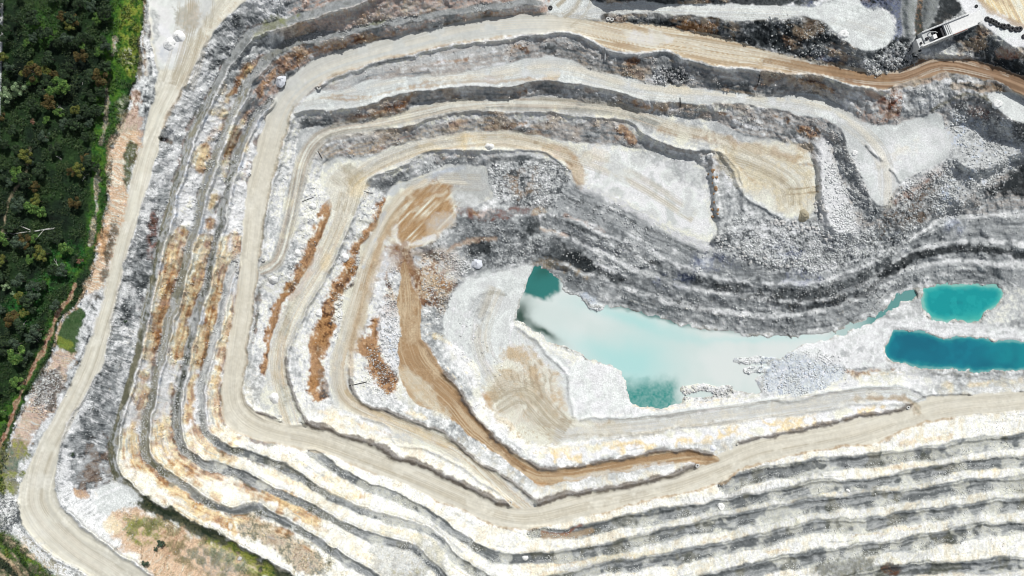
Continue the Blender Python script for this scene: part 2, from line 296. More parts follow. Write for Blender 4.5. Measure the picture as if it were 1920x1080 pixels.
# windrows (safety berms) along the crests and road edges
def berm(pts, w=4.0, h=1.6, sub=4, gap=.25, off=0.0):
    P = smooth(pts, sub)
    sl, D, T, SD = near(P, 4*w+abs(off))
    q = np.abs(D*SD-off)
    n = lat(T/14.0, T*0+3.1+w)
    k = sst(gap-.1, gap+.15, lat(T/55.0, T*0+9.7+h))
    Z[sl] += (h*(.85+.3*n)*(.35+.65*k)*np.exp(-(q/w)**2)).astype(f32)
for i0, i1, w, h in ((7, 29, 4.0, 1.8), (31, 37, 4.0, 2.0), (38, 47, 4.0, 2.0), (47, 57, 5.6, 4.0), (57, 63, 5.2, 3.8), (64, 73, 3.2, 1.9), (73, 78, 3.5, 1.4)):
    berm(M_IN[i0:i1], w, h, gap=0, off=-4)
# (each bench crest carries one on its pit side)
for n, s in (('A', 1), ('B', 1), ('C', 1), ('C2', 1), ('E', 1), ('F', 1), ('G', 1)):
    BSIDE = -1
    berm(BENCH[n][0][7 if n == 'B' else 0:], 2.7, 2.1, off=BSIDE*(BENCH[n][1]*.5+2), gap=.08)
berm(RIM_R[8:20], 3, 1.1, off=-2); berm(RIM_R[19:], 3.6, 3.0, gap=0, off=-3.5); berm(RIM_L[14:], 3.5, 1.5, off=3)
berm([(500,775),(498,790),(470,772),(455,730),(461,665)], 3, .8)
berm([(618,392),(600,440),(588,470)], 3, .8)
for P_ in (D1[43:66], D2[33:50], D3[39:62], D4[0:8]): berm(P_, 3.2, 1.3, gap=.1, off=0)
berm([(1010,942),(985,922),(960,902),(930,885),(892,862),(855,832),(827,810),(780,792),(730,770),(692,760),(670,745),(657,715),(656,690)], 3.6, 2.6, gap=0, off=0)
berm([(575,792),(555,752),(540,710),(540,670),(550,635),(567,595),(585,562),(600,535),(630,482),(650,432)], 3.5, 1.5, gap=0)
berm([(1335,851),(1297,845),(1247,846),(1185,857),(1110,870),(1035,878),(997,868),(960,845),(915,807),(880,765),(855,725),(830,700)], 3.6, 2.8, gap=0, off=0)
berm([(1700,757),(1652,757),(1590,760),(1540,770),(1440,782),(1335,793),(1260,805),(1185,815)], 3, .8)
berm([(1090,785),(1130,782),(1200,780),(1300,768),(1360,762),(1430,752),(1500,748),(1580,730),(1660,722),(1710,728),(1735,742)], 3.5, 1.3)
berm([(970,612),(1000,632),(1030,668),(1060,700),(1068,740),(1075,780)], 3.5, 1.2)
berm([(700,490),(680,560),(668,620),(655,665)], 2.5, .9)
berm([(1703,-15),(1706,30),(1710,62)], 13, 2.4, gap=0); berm([(1748,-15),(1744,25),(1738,52)], 12, 2.2, gap=0)
berm([(1335,300),(1338,340),(1342,380),(1350,410)], 5, 3, gap=.3); berm([(1352,292),(1378,325),(1390,360),(1396,392)], 4.5, 1.4, gap=0)
berm([(1625,270),(1640,285),(1652,300)], 3, 1.2, gap=0); berm([(1668,316),(1680,330),(1690,342)], 3, 1, gap=0)
# relief of rock faces and rubble
RUB = np.zeros((NV, NU), f32)
def rub(pts, a=1.0, soft=10):
    sl, sd = polysd(pts, 24); RUB[sl] = np.maximum(RUB[sl], a*sst(soft, -soft, sd+10*(N_MID2[sl]-.5)))
rub([(912,315),(960,300),(1040,300),(1068,330),(1052,375),(1010,395),(940,380),(922,350)], 1)
rub([(850,430),(900,410),(990,400),(1030,390),(1050,360),(1100,360),(1240,430),(1330,470),(1450,500),(1560,505),(1680,440),(1760,405),(1920,395),(2000,460),(1920,520),(1720,530),(1600,585),(1450,612),(1340,605),(1180,560),(1060,500),(1000,488),(880,500)], .4)
rub([(1335,455),(1380,400),(1440,405),(1530,415),(1545,300),(1545,240),(1590,260),(1640,385),(1700,400),(1760,390),(1740,420),(1640,470),(1560,505),(1440,505),(1350,480)], 1)
rub([(1660,390),(1700,340),(1780,300),(1790,200),(1850,200),(1920,240),(1920,300),(1850,380),(1760,420)], .9)
rub([(790,480),(850,470),(880,500),(850,540),(830,600),(800,600),(788,550)], 1); rub([(728,500),(750,520),(748,690),(728,700),(715,640),(720,560)], 1)
rub([(690,640),(735,650),(740,740),(700,735),(680,710)], .9); rub([(850,545),(880,560),(905,620),(950,700),(940,750),(905,735),(895,690),(845,640)], .7)
rub([(1230,130),(1285,130),(1290,158),(1228,155)], 1); rub([(1640,100),(1700,70),(1730,90),(1722,110),(1680,136),(1620,140)], 1)
rub([(1430,670),(1470,655),(1560,668),(1585,690),(1580,715),(1500,745),(1440,740),(1425,710)], .8); rub([(1272,718),(1370,722),(1365,738),(1285,752)], 1); rub([(1083,548),(1110,560),(1140,572),(1120,585),(1100,570)], 1)
rub([(1375,668),(1440,668),(1445,690),(1425,712),(1400,705)], .9)
rub([(68,700),(110,690),(120,720),(90,780),(60,770)], .9); rub([(-10,925),(30,930),(36,970),(10,990),(-10,985)], .9)
rub([(1440,30),(1560,30),(1600,85),(1640,110),(1600,128),(1500,110),(1440,80)], .5)
rub([(620,560),(640,540),(650,600),(630,640)], .8); rub([(655,480),(680,470),(678,520),(660,530)], .8); rub([(575,520),(560,560)], 0)
DET = 1.1*(N_SM-.5)+.6*(N_FINE-.5)
Z += STEEP*(.62*(STRK-.5)+DET*.34+1.5*(N_SM2-.5)*(1-.6*sst(560, 760, V)))*(1-.9*FLOOR)
CELL = np.abs(fbm(7.5, 2, 40)-.5)*2
RUB *= 1-.6*sst(1690, 1760, U)*sst(400, 430, V)
Z += RUB*(.4*(fbm(5.5, 2, 41)-.5)+.2*CELL)
OUT_S = CLS == 2
Z += np.where(OUT_S, .5*(N_SM-.5), 0)+.05*(N_FINE-.5)*(1-.7*FLOOR)
Zf = Z
def zat(u, v):
    x = min(max((u-U0)/DX, 0), NU-1.001); y = min(max((v-V0)/DX, 0), NV-1.001)
    i = int(y); j = int(x); fx = x-j; fy = y-i
    return float(Zf[i, j]*(1-fx)*(1-fy)+Zf[i, j+1]*fx*(1-fy)+Zf[i+1, j]*(1-fx)*fy+Zf[i+1, j+1]*fx*fy)
def at(u, v, dz=0.0):
    z = zat(u, v)+dz
    return world(u, v, z)
gx2, gy2 = grad(Z); G2 = np.hypot(gx2, gy2)
# ------------------------------------------------------------------ rock, soil and road colours (albedo)
K = dict(white=(238,237,230), cream=(236,229,212), yell=(230,208,160), ochre=(182,142,96), rust=(138,96,62), drust=(98,62,38),
 lgrey=(206,208,206), grey=(168,171,171), mgrey=(130,134,135), dgrey=(86,91,93), black=(44,49,51), blue=(184,194,208), bblue=(110,120,150),
 road=(221,217,203), cool=(200,204,201), rim=(225,222,209), tan=(198,178,148), brown=(168,139,105), dbrown=(130,102,74), pink=(200,170,152),
 olive=(126,122,100), dolive=(72,74,54), gd=(26,40,25), g1=(44,78,34), g2=(82,118,42), gy=(146,152,66), peach=(212,180,148), redb=(150,96,78), tailing=(226,230,226))
A = {k: alb(v) for k, v in K.items()}
COL = np.empty((NV, NU, 3), f32); COL[:] = A['lgrey']
def mixin(sl, m, cols, t):
    """cols: ramp of palette names read by the noise t"""
    c = [A[x] if isinstance(x, str) else x for x in cols]
    if len(c) == 1: tgt = np.broadcast_to(c[0], m.shape+(3,))
    else:
        x = np.clip((t-.1)/.8, 0, .999)*(len(c)-1); i = x.astype(int); fr = (x-i)[..., None]
        cc = np.array(c); tgt = cc[i]*(1-fr)+cc[i+1]*fr
    COL[sl] += (tgt-COL[sl])*m[..., None]
ALL = (slice(0, NV), slice(0, NU))
NZ = dict(big=N_BIG, mid=N_MID, mid2=N_MID2, sm=N_SM, sm2=N_SM2, fine=N_FINE, strk=STRK, strc=STRC,
          rock=np.clip(.5+.45*(N_SM-.5)+.3*(N_FINE-.5)+.35*(STRK-.5)+.5*(STRC-.5)+.4*(N_MID-.5), 0, 1),
          spk=np.clip(.5+.6*(N_FINE-.5)+.3*(N_WH-.5)+.45*(N_SM-.5)+.45*(N_MID-.5), 0, 1),
          strat=np.clip(.5+.85*(STRC-.5)+.35*(N_SM-.5)+.45*(N_MID-.5), 0, 1),
          fall=np.clip(.5+.75*(STRK-.5)+.5*(N_SM-.5)+.5*(N_MID-.5), 0, 1),
          h=np.clip(.5+1.1*(vnoise(70, 4.5, 51)-.5)+.4*(N_MID-.5), 0, 1),
          d45=np.clip(.5+1.1*(lat((U-V)*.72/60, (U+V)*.72/4.0)-.5)+.4*(N_MID-.5), 0, 1),
          d60=np.clip(.5+1.1*(lat((U*.45+V*.89)/70, (U*.89-V*.45)/4.0)-.5)+.4*(N_MID-.5), 0, 1),
          soft=np.clip(.5+.7*(N_MID2-.5)+.3*(N_FINE-.5), 0, 1))
def P(pts, cols, a=1.0, nz='rock', soft=3, rough=4, on=None, keep=0.0):
    """paint an outlined patch; on='face'/'floor' keeps it to steep or driven ground; keep>0 breaks it up"""
    sl, sd = polysd(pts, soft+2*rough+6)
    m = a*sst(soft, -soft, sd+rough*((N_SM[sl]-.5)*1.7+.6*(N_FINE[sl]-.5)))
    _fin(sl, m, cols, nz, on, keep)
def L(pts, w, cols, a=1.0, nz='rock', soft=2.5, rough=3, on=None, keep=0.0, taper=True):
    Q = smooth(pts, 4); sl, D, T, SD = near(Q, w+soft+2*rough+4)
    wv = w*(.75+.5*lat(T/22.0, T*0+w)) if taper else w
    m = a*sst(soft, -soft, D-wv*.5+rough*((N_SM[sl]-.5)*1.6+.5*(N_FINE[sl]-.5)))
    _fin(sl, m, cols, nz, on, keep)
def B(u, v, r, cols, a=1.0, nz='rock', ry=None, **k):
    ry = ry or r
    P([(u+r*math.cos(t*math.pi/4), v+ry*math.sin(t*math.pi/4)) for t in range(8)], cols, a, nz, **k)
def _fin(sl, m, cols, nz, on, keep):
    if on == 'face': m = m*(1-FLOOR[sl])*STEEP[sl]
    elif on == 'nofloor': m = m*(1-FLOOR[sl])
    elif on == 'floor': m = m*FLOOR[sl]
    if keep: m = m*sst(keep-.13, keep+.13, N_SM2[sl]*.6+N_SM[sl]*.4)
    mixin(sl, m.astype(f32), cols, NZ[nz][sl])
NZ['strc'] = np.clip(.5+(NZ['soft']-.5)*sst(.10, .03, G)+.8*(STRC-.5)*sst(.03, .10, G)+.4*(N_MID-.5), 0, 1)
one = np.ones((NV, NU), f32)
mixin(ALL, one, ['mgrey', 'grey', 'lgrey', 'white'], NZ['rock'])
# -- regions of rock
# south and south-west walls: bright cream limestone
P([(200,560),(420,560),(470,720),(640,770),(900,860),(1010,920),(1310,860),(1440,790),(1720,760),(2180,720),(2180,1260),(330,1260),(150,1000),(200,800)], [alb((222,213,194)),alb((232,226,210)),alb((234,232,222)),alb((238,236,230)),'cream'], nz='fall', soft=25, rough=20)
P([(570,740),(760,745),(900,800),(1000,850),(1300,820),(1500,800),(1690,752),(1720,700),(1300,700),(1180,700),(1100,640),(960,610),(880,640),(840,640),(900,740),(820,740),(700,690)], ['lgrey','white','cream','white'], nz='soft', soft=20, rough=14)
# west walls: white with ochre
P([(360,240),(480,210),(440,540),(400,720),(380,850),(220,860),(250,680),(300,480)], ['lgrey','white','white','cream'], nz='fall', soft=14, rough=10)
# outer west face under the rim road: white with hanging dark streaks
P([(470,-10),(690,-20),(640,20),(560,40),(470,75),(430,120),(395,190),(355,260),(320,370),(295,480),(275,600),(250,690),(222,800),(205,900),(240,930),(130,965),(100,900),(125,800),(190,680),(240,460),(300,270),(380,100)], ['mgrey','grey','white','lgrey','white'], nz='fall', soft=6, rough=5, on='nofloor')
for c in (((255,470),(270,440),(288,450),(286,520),(272,545),(245,545),(240,510)), ((228,560),(262,545),(278,560),(268,600),(228,600)), ((195,690),(240,680),(240,730),(190,745)), ((150,790),(200,740),(225,770),(215,830),(180,860),(120,840)), ((150,850),(200,850),(215,890),(190,915),(140,915),(125,880)), ((300,255),(340,255),(340,268),(310,270)), ((280,400),(300,400),(296,480),(280,470)), ((440,30),(478,10),(480,50),(445,80),(400,130),(395,105))):
    P(c, ['black','dgrey','mgrey','grey'], .9, 'fall', 7, 9, keep=.33)
P([(283,405),(298,410),(292,500),(276,480)], ['drust','redb','dgrey'], .6, 'fall', 6, 6, keep=.5)
P([(165,830),(205,820),(205,900),(150,915)], ['drust','dbrown','mgrey'], .5, 'fall', 6, 6, keep=.48)
# north wall faces
P([(560,-60),(1030,-60),(1030,30),(800,55),(600,105),(520,170),(460,230),(480,140),(560,80)], ['mgrey','grey','pink','lgrey'], nz='strat', soft=8, rough=6, on='nofloor')
P([(590,160),(960,64),(1080,60),(1180,96),(1340,122),(1640,165),(1780,140),(1920,182),(1920,400),(1540,420),(1300,300),(1080,290),(900,235),(600,300),(560,220)], ['mgrey','grey',alb((184,177,170)),'lgrey','white'], nz='strat', soft=6, rough=5, on='nofloor')
P([(1120,0),(1440,36),(1540,40),(1600,85),(1640,100),(1700,70),(1740,110),(1830,40),(1920,95),(1920,145),(1770,108),(1640,140),(1435,92),(1130,40)], ['black','black','dgrey','grey'], nz='rock', soft=5, rough=5, on='nofloor')
P([(1150,-30),(1500,-30),(1500,10),(1160,2)], ['black','dgrey','black','mgrey'], nz='rock', soft=3, rough=3, on='nofloor')
# dark band running down to the lake
P([(850,425),(905,405),(1010,400),(1060,350),(1130,362),(1330,458),(1440,505),(1560,505),(1690,440),(1750,405),(1930,395),(2180,395),(2180,540),(1740,535),(1640,592),(1440,630),(1250,602),(1100,560),(1010,498),(880,515),(840,470)], ['mgrey','mgrey','grey','grey','lgrey','white'], nz='strat', soft=8, rough=8)
for pts, z, w in LEDGES: L(pts, 8, ['lgrey','white','lgrey'], .8, 'fine', 2.5, 4, keep=.36)
L([(1048,474),(1075,486),(1100,498)], 30, ['black','black','black','dgrey'], .97, 'spk', 5, 6); L([(1100,498),(1130,512),(1160,526)], 16, ['black','dgrey'], .8, 'spk', 5, 6)
L([(1290,520),(1380,545),(1450,550),(1530,553),(1600,530),(1660,492)], 22, ['black','dgrey','black'], .85, 'spk', 5, 6, keep=.36)
L([(1655,515),(1720,480),(1800,466),(1860,470),(1925,478),(2000,480)], 15, ['black','black','dgrey'], .9, 'spk', 3, 4)
L([(1440,565),(1500,577),(1560,572),(1620,550),(1660,520)], 14, ['black','dgrey'], .85, 'spk', 4, 5, keep=.4)
L([(1250,560),(1330,585),(1400,600),(1500,602),(1540,606)], 8, ['black','dgrey'], .8, 'spk', 3, 4, keep=.45)
L([(1040,405),(1100,432),(1150,452),(1200,480),(1290,520),(1380,540)], 6, ['black','dgrey'], .8, 'spk', 3, 4, keep=.42)
L([(1060,372),(1130,390),(1200,420),(1260,452),(1340,480)], 5, ['black','dgrey'], .75, 'spk', 3, 4, keep=.5)
L([(1780,405),(1850,415),(1920,410)], 10, ['grey','lgrey'], .6, 'fine'); L([(1790,434),(1860,432),(1925,437)], 8, ['lgrey','grey'], .6, 'fine')
P([(1885,310),(1920,295),(1980,300),(1980,365),(1880,365),(1850,358),(1880,340)], ['black','black','dgrey'], .95, 'spk', 5, 6)
P([(990,345),(1032,340),(1035,385),(1005,390),(985,372)], ['black','black','dgrey'], .9, 'spk', 5, 6); P([(845,400),(900,420),(960,415),(1010,405),(1000,430),(920,450),(860,455)], ['dgrey','mgrey','grey'], .8, 'spk', 6, 6)
P([(870,452),(920,450),(1010,440),(1060,470),(1010,490),(890,500)], ['dgrey','mgrey','lgrey'], .8, 'spk', 6, 6)
B(900,466,22,['black','black','dgrey'],.85,'spk',ry=13); B(905,415,30,['dgrey','grey'],.7,'spk',ry=14); P([(1000,415),(1020,400),(1012,440),(985,440)], ['black','dgrey'], .8, 'spk', 4,5)
L([(860,392),(900,402),(950,400),(985,390),(1010,385)], 17, ['redb','mgrey','pink'], .6, 'rock', 4,4); L([(842,470),(870,455),(930,448)], 6, ['pink','tan'], .7); B(1008,395,16,['pink','tan','lgrey'],.7,'rock',ry=9)
L([(1017,428),(1045,436),(1060,445)], 6, ['pink','tan'],.6); L([(1060,405),(1100,418),(1130,430)], 6, ['pink','grey'],.5)
L([(1000,490),(1060,500),(1100,520)], 12, ['tan','lgrey','cream'], .6, 'rock', 4,5)
# central rubble
P([(915,315),(960,296),(1040,300),(1064,322),(1050,375),(1010,385),(940,380),(920,350)], ['dgrey','grey','lgrey','white'], .9, 'spk', 4, 5)
P([(955,325),(1010,320),(1000,360),(960,368)], ['ochre','brown','grey'], .45, 'spk', 8, 10, keep=.45); L([(1040,302),(1058,315),(1068,330)], 10, ['black','dgrey'], .85)
L([(925,298),(980,296),(1040,305)], 9, ['dgrey','black'], .6)
# eastern rubble slopes
P([(1335,455),(1400,410),(1480,412),(1540,420),(1560,440),(1700,440),(1680,480),(1560,505),(1440,505)], ['dgrey','grey','lgrey','white'], .9, 'spk', 8, 8)
P([(1350,440),(1440,408),(1530,430),(1560,470),(1480,460),(1400,445)], ['grey','white','white'], .6, 'spk', 8, 9, keep=.42)
P([(1540,255),(1560,285),(1600,400),(1610,440),(1560,440),(1535,400),(1525,300)], ['white','white','lgrey'], .95, 'spk', 9, 7)
P([(1565,275),(1590,280),(1645,385),(1650,405),(1620,410),(1580,330)], ['mgrey','grey','grey','lgrey'], .8, 'spk', 6, 7)
P([(1660,395),(1700,365),(1760,330),(1770,360),(1740,405),(1690,430),(1640,440)], ['dbrown','dgrey','grey','lgrey'], .7, 'spk', 8, 9)
L([(1680,375),(1720,350),(1775,312)], 14, ['redb','pink','grey'], .5, 'spk', 5, 7)
L([(1700,345),(1750,310),(1790,285)], 20, ['white','lgrey','white'], .8, 'spk', 7, 7)
P([(1770,250),(1800,200),(1850,205),(1920,250),(1920,300),(1850,345),(1760,400),(1770,320)], ['grey','lgrey','lgrey','blue'], .9, 'spk', 9, 9)
P([(1780,190),(1860,182),(1880,215),(1830,240),(1800,215),(1770,210)], ['black','dgrey','mgrey'], .7, 'spk', 6, 8, keep=.4); P([(1840,235),(1870,230),(1890,270),(1860,270)], ['dgrey','black'], .5, 'spk', 6, 8, keep=.5)
B(1835,212,22,['redb','pink','mgrey'],.4,'spk',ry=14); P([(1895,230),(1940,235),(1940,270),(1900,262)], ['black','dgrey'], .8, 'spk', 5,6)
for q in ((1470,470,38,14),(1260,525,40,12),(1340,490,40,16),(1790,420,24,14),(1500,520,40,12),(1560,108,40,10),(1510,12,28,7),(1670,12,40,10),(1760,195,30,9)): B(q[0],q[1],q[2],[alb((70,84,124)),'bblue','blue'],.55,'spk',ry=q[3],soft=10,rough=10,keep=.42)
P([(1600,90),(1650,96),(1690,75),(1720,95),(1720,110),(1670,135),(1620,135)], ['black','dgrey','lgrey','white'], .9, 'spk', 5, 7)
P([(1540,85),(1600,85),(1640,100),(1600,120),(1560,108)], ['mgrey','grey','olive'], .7, 'rock', 5, 6)
P([(1592,-10),(1690,-10),(1690,60),(1678,70),(1676,35),(1660,18),(1620,14)], ['black','bblue','dgrey'], .8, 'spk', 4, 5)
P([(1688,-20),(1716,-20),(1716,60),(1700,66),(1690,50)], ['grey','lgrey','grey'], .95, 'fine', 3, 2); P([(1716,-20),(1733,-20),(1732,62),(1718,66)], ['dolive','black','dbrown'], .9, 'fine', 2, 2)
P([(1733,-20),(1764,-20),(1758,30),(1738,56),(1732,40)], ['grey','mgrey','grey'], .95, 'fine', 3, 2); P([(1764,-20),(1795,-5),(1800,24),(1740,54),(1755,30)], ['black','black','dgrey'], .95, 'rock', 3, 4)
P([(1735,96),(1770,75),(1800,85),(1820,105),(1760,106)], ['grey','mgrey','lgrey'], .8, 'fine', 4,4); P([(1790,60),(1826,50),(1870,75),(1890,84),(1850,98),(1810,90)], ['black','dgrey','mgrey'], .8, 'strk', 4,5)
B(1892,100,28,['redb','pink','mgrey'],.65,'spk',ry=12); 
# north faces, dark pieces and rust
for pts, w in (([(1030,88),(1070,100),(1110,122),(1150,135),(1180,140)],14), ([(1178,108),(1210,118),(1216,140)],18), ([(1290,130),(1330,142),(1360,160),(1400,168)],16), ([(1040,95),(1000,100),(975,110)],9), ([(1000,162),(1060,170),(1110,180),(1150,195),(1190,205)],16), ([(960,240),(1000,248),(1060,258),(1110,264)],12), ([(1090,235),(1120,245),(1140,255)],12), ([(640,195),(700,205),(740,200)],6), ([(565,230),(580,215),(585,235),(620,236)],14), ([(750,205),(800,192),(860,183),(940,183)],6), ([(860,232),(900,240),(950,240)],7), ([(1450,170),(1490,165),(1530,175)],12), ([(1470,250),(1500,245)],18), ([(605,300),(640,290),(690,288)],6)):
    L(pts, w, ['black','dgrey','mgrey'], .6, 'spk', 4, 5, keep=.36)
for pts, w in (([(700,60),(660,75),(610,85),(560,95),(520,115)],11), ([(880,52),(920,25),(935,20)],9), ([(735,62),(700,75)],10), ([(510,100),(480,115),(460,150)],12), ([(560,110),(535,125),(505,145),(485,175)],14), ([(560,105),(640,88),(720,68)],8), ([(785,60),(800,52),(840,55)],7), ([(780,125),(830,115),(880,112)],5), ([(755,195),(720,208),(690,218),(650,222)],10), ([(750,198),(765,185)],13), ([(965,90),(985,95)],14), ([(1180,115),(1190,110)],14), ([(1270,38),(1300,50),(1340,50)],22), ([(1190,190),(1225,205),(1255,200)],13), ([(970,180),(985,172)],10), ([(962,235),(985,230)],8), ([(1150,255),(1165,240),(1190,262)],15), ([(850,235),(870,228)],16), ([(1500,150),(1515,155),(1560,170)],10), ([(1455,215),(1480,225)],10), ([(1500,240),(1530,250)],16), ([(905,278),(860,290),(820,300)],4), ([(625,290),(680,282),(720,277)],8), ([(880,395),(900,402)],10), ([(1415,165),(1430,158)],8), ([(1345,205),(1370,218)],6)):
    L(pts, w, ['drust','rust','ochre','pink'], .75, 'rock', 3, 5, keep=.36)
P([(600,30),(760,-10),(880,-10),(890,15),(720,40),(600,65)], ['mgrey','pink','grey','tan'], .55, 'fall', 6, 6, on='nofloor')
P([(840,226),(870,220),(880,235),(850,242)], ['pink','tan'], .8); P([(1620,165),(1660,170),(1665,180),(1640,185)], ['pink','tan'], .8, 'soft')
P([(1665,170),(1692,166),(1694,200),(1675,222),(1655,215),(1640,190)], ['redb','dbrown','pink','lgrey'], .85, 'rock', 4, 5); L([(1668,200),(1680,188),(1690,180)], 7, ['drust','redb'], .9); L([(1640,195),(1660,182)], 6, ['redb','drust'], .9)
P([(1600,180),(1650,190),(1660,225),(1630,232),(1600,205)], ['pink','grey','lgrey'], .6, 'spk', 6,6)
P([(1695,175),(1740,165),(1790,180),(1770,205),(1700,225)], ['mgrey','grey','lgrey'], .7, 'rock', 6,6); P([(1720,160),(1790,140),(1800,175),(1740,185)], ['grey','lgrey','white'], .8, 'spk', 6, 6)
L([(1665,158),(1730,152),(1780,140)], 12, ['pink','tan'], .8, 'soft'); L([(1790,160),(1850,165),(1880,175)], 14, ['pink','tan','lgrey'], .7, 'soft'); L([(1785,142),(1800,158),(1842,162),(1845,150)], 7, ['black','dgrey'], .85, 'spk', 2,3); L([(1850,160),(1880,170),(1905,185),(1920,205)], 9, ['black','dbrown','dgrey'], .8, 'spk', 3,3)
L([(1800,150),(1840,150)], 8, ['lgrey','white'], .8, 'fine'); L([(1750,205),(1800,180),(1840,178),(1870,200)], 8, ['grey','olive','lgrey'], .7,'rock'); L([(1520,138),(1590,150),(1640,168),(1668,182)], 7, ['white','cream'], .85, 'fine', 2, 2)
L([(1060,64),(1100,68),(1140,95),(1180,100),(1230,102)], 9, ['white','lgrey'], .85, 'fine', 3, 3); L([(970,68),(1060,66)], 6, ['white'], .8, 'fine'); L([(1340,126),(1400,128),(1440,138)], 8, ['white','lgrey'], .8, 'fine'); L([(620,155),(680,133),(760,112),(880,84),(960,72)], 6, ['cream','white'], .85, 'fine', 2, 2)
L([(640,160),(700,132),(800,115),(880,98),(960,82)], 12, ['grey','lgrey','grey'], .8, 'strk', 4, 4); P([(1228,102),(1250,98),(1285,130),(1270,140),(1235,135)], ['grey','mgrey','grey'], .85, 'strk', 4,4); P([(1228,132),(1280,130),(1288,155),(1230,156)], ['black','dgrey','white'], .9, 'spk', 3,4)
# white aprons along bench crests
for pts, w in (([(560,214),(640,210),(700,200),(740,185)],9), ([(1060,160),(1110,168),(1130,172)],8), ([(1310,200),(1370,205),(1400,225)],12), ([(960,218),(1050,222),(1130,228)],9), ([(1170,225),(1210,258),(1240,275)],14), ([(780,238),(840,224),(900,216)],9), ([(790,296),(860,288),(940,284),(1000,284)],9), ([(690,345),(740,322),(790,304)],9), ([(1000,285),(1050,305),(1076,340)],9)):
    L(pts, w, ['white','lgrey','cream'], .9, 'fine', 3, 4, on=None)
P([(500,240),(560,225),(600,300),(690,345),(730,372),(745,470),(752,540),(745,700),(700,740),(600,760),(500,790),(470,700),(480,560),(500,420)], ['grey','lgrey','white','cream','white'], .85, 'rock', 10, 8, on='nofloor')
P([(600,278),(700,262),(800,245),(900,228),(950,230),(950,246),(800,262),(700,285),(620,300)], ['pink','grey','tan','lgrey','rust'], .55, 'strat', 5, 5, on='nofloor')
# ochre seams of the west and centre
for pts, w in (([(620,392),(608,420),(590,455),(575,490),(558,520),(540,545)],19), ([(545,540),(525,570),(512,600),(505,650),(498,690)],12), ([(722,372),(715,395),(700,420),(680,450),(662,480),(655,505)],15), ([(655,505),(635,535),(622,560),(615,590),(606,620)],20), ([(610,610),(596,650),(592,690),(590,715)],27), ([(590,715),(592,735),(600,745)],14), ([(730,560),(722,590),(705,600)],10), ([(705,610),(700,630)],13), ([(690,650),(705,680),(715,700),(728,720)],30), ([(600,640),(610,600)],15)):
    L(pts, w*1.18, [alb((84,58,38)),'rust','ochre',alb((160,116,74)),alb((176,136,92)),'tan'], .93, 'rock', 4, 8)
    L([(x+4, y) for x, y in pts], w*.5, [alb((70,48,34)),alb((104,72,46)),alb((90,62,42))], .6, 'strat', 3, 6, keep=.42)
L([(547,545),(560,520),(585,480)], 7, ['black','drust'], .7, 'fine', keep=.45); L([(660,540),(680,500),(690,470)], 9, ['black','drust','cream'], .8, 'spk', 3, 5); L([(625,600),(640,570),(652,540)], 12, ['dgrey','dbrown','cream','white'], .85, 'spk', 3,4); L([(600,700),(606,735)], 18, ['dgrey','dbrown','grey'], .7, 'rock'); L([(697,345),(722,345)], 16, ['dgrey','mgrey'], .8)
P([(770,490),(830,480),(855,520),(840,560),(800,575),(775,540)], ['drust','rust','tan','lgrey'], .8, 'spk', 7, 9); P([(820,470),(870,480),(860,520),(830,520)], ['cream','white','grey'], .8, 'spk', 6, 8); B(828,530,17,['ochre','tan'],.7,ry=12); B(832,562,10,['black','dgrey'],.7,'spk')
P([(715,570),(745,570),(750,680),(728,680),(714,640)], ['grey','white','white','blue'], .9, 'spk', 5,6); P([(880,560),(905,560),(925,660),(950,700),(940,740),(910,740),(905,690),(880,640)], ['grey','lgrey','white'], .7, 'spk', 8,8)
P([(725,465),(752,470),(758,490),(745,520),(720,530),(708,560),(700,540)], ['lgrey','white','blue'], .8, 'rock', 4,5); P([(770,465),(800,470),(810,500),(780,505),(765,490)], ['white','lgrey','blue'], .8, 'soft', 4,5); L([(742,462),(760,470),(757,495)], 7, ['rust','drust'], .9); L([(722,512),(730,540),(738,560)], 6, ['drust','brown'], .8); P([(752,500),(790,505),(800,560),(770,560)], ['rust','dbrown','tan'], .6, 'spk', 6,8)
L([(1000,852),(1035,856),(1110,848),(1185,836),(1260,824),(1340,814),(1440,800),(1540,786),(1650,770)], 26, ['cream','white','white','yell','white'], .9, 'mid', 5, 5, on='nofloor')
L([(985,835),(960,812),(930,790),(900,745),(870,690),(840,650)], 16, ['cream','white','white'], .7, 'mid', 5, 5, on='nofloor')
# west bench faces: ochre and rust patches
for pts, w in (([(385,275),(375,310),(390,320)],14), ([(345,430),(332,445)],8), ([(325,470),(318,510),(312,545)],17), ([(312,545),(302,590),(295,625)],20), ([(298,625),(290,650)],12), ([(375,500),(368,535),(362,560)],17), ([(362,560),(350,590),(345,615)],14), ([(340,615),(342,650),(335,665)],20), ([(410,530),(400,570),(396,600)],16), ([(396,590),(388,640),(378,680)],18), ([(362,710),(355,760),(350,790)],13), ([(408,690),(400,720),(395,740)],9), ([(400,370),(398,385)],12), ([(395,412),(392,425)],9), ([(425,290),(440,278)],6), ([(470,125),(450,150),(425,190)],9), ([(300,800),(300,830),(315,850)],9), ([(250,790),(245,830),(250,865)],9), ([(255,870),(280,880)],15), ([(300,905),(340,920),(370,950)],16), ([(370,950),(400,970),(430,985)],18), ([(315,890),(345,905)],9), ([(430,985),(440,1000)],14), ([(500,925),(540,935),(560,960),(590,970)],22), ([(530,930),(525,955)],12), ([(330,868),(360,885)],12)):
    L(pts, w*1.25, ['rust','ochre','yell','ochre'], .85, 'strat', 4, 5, on='nofloor', keep=.2)
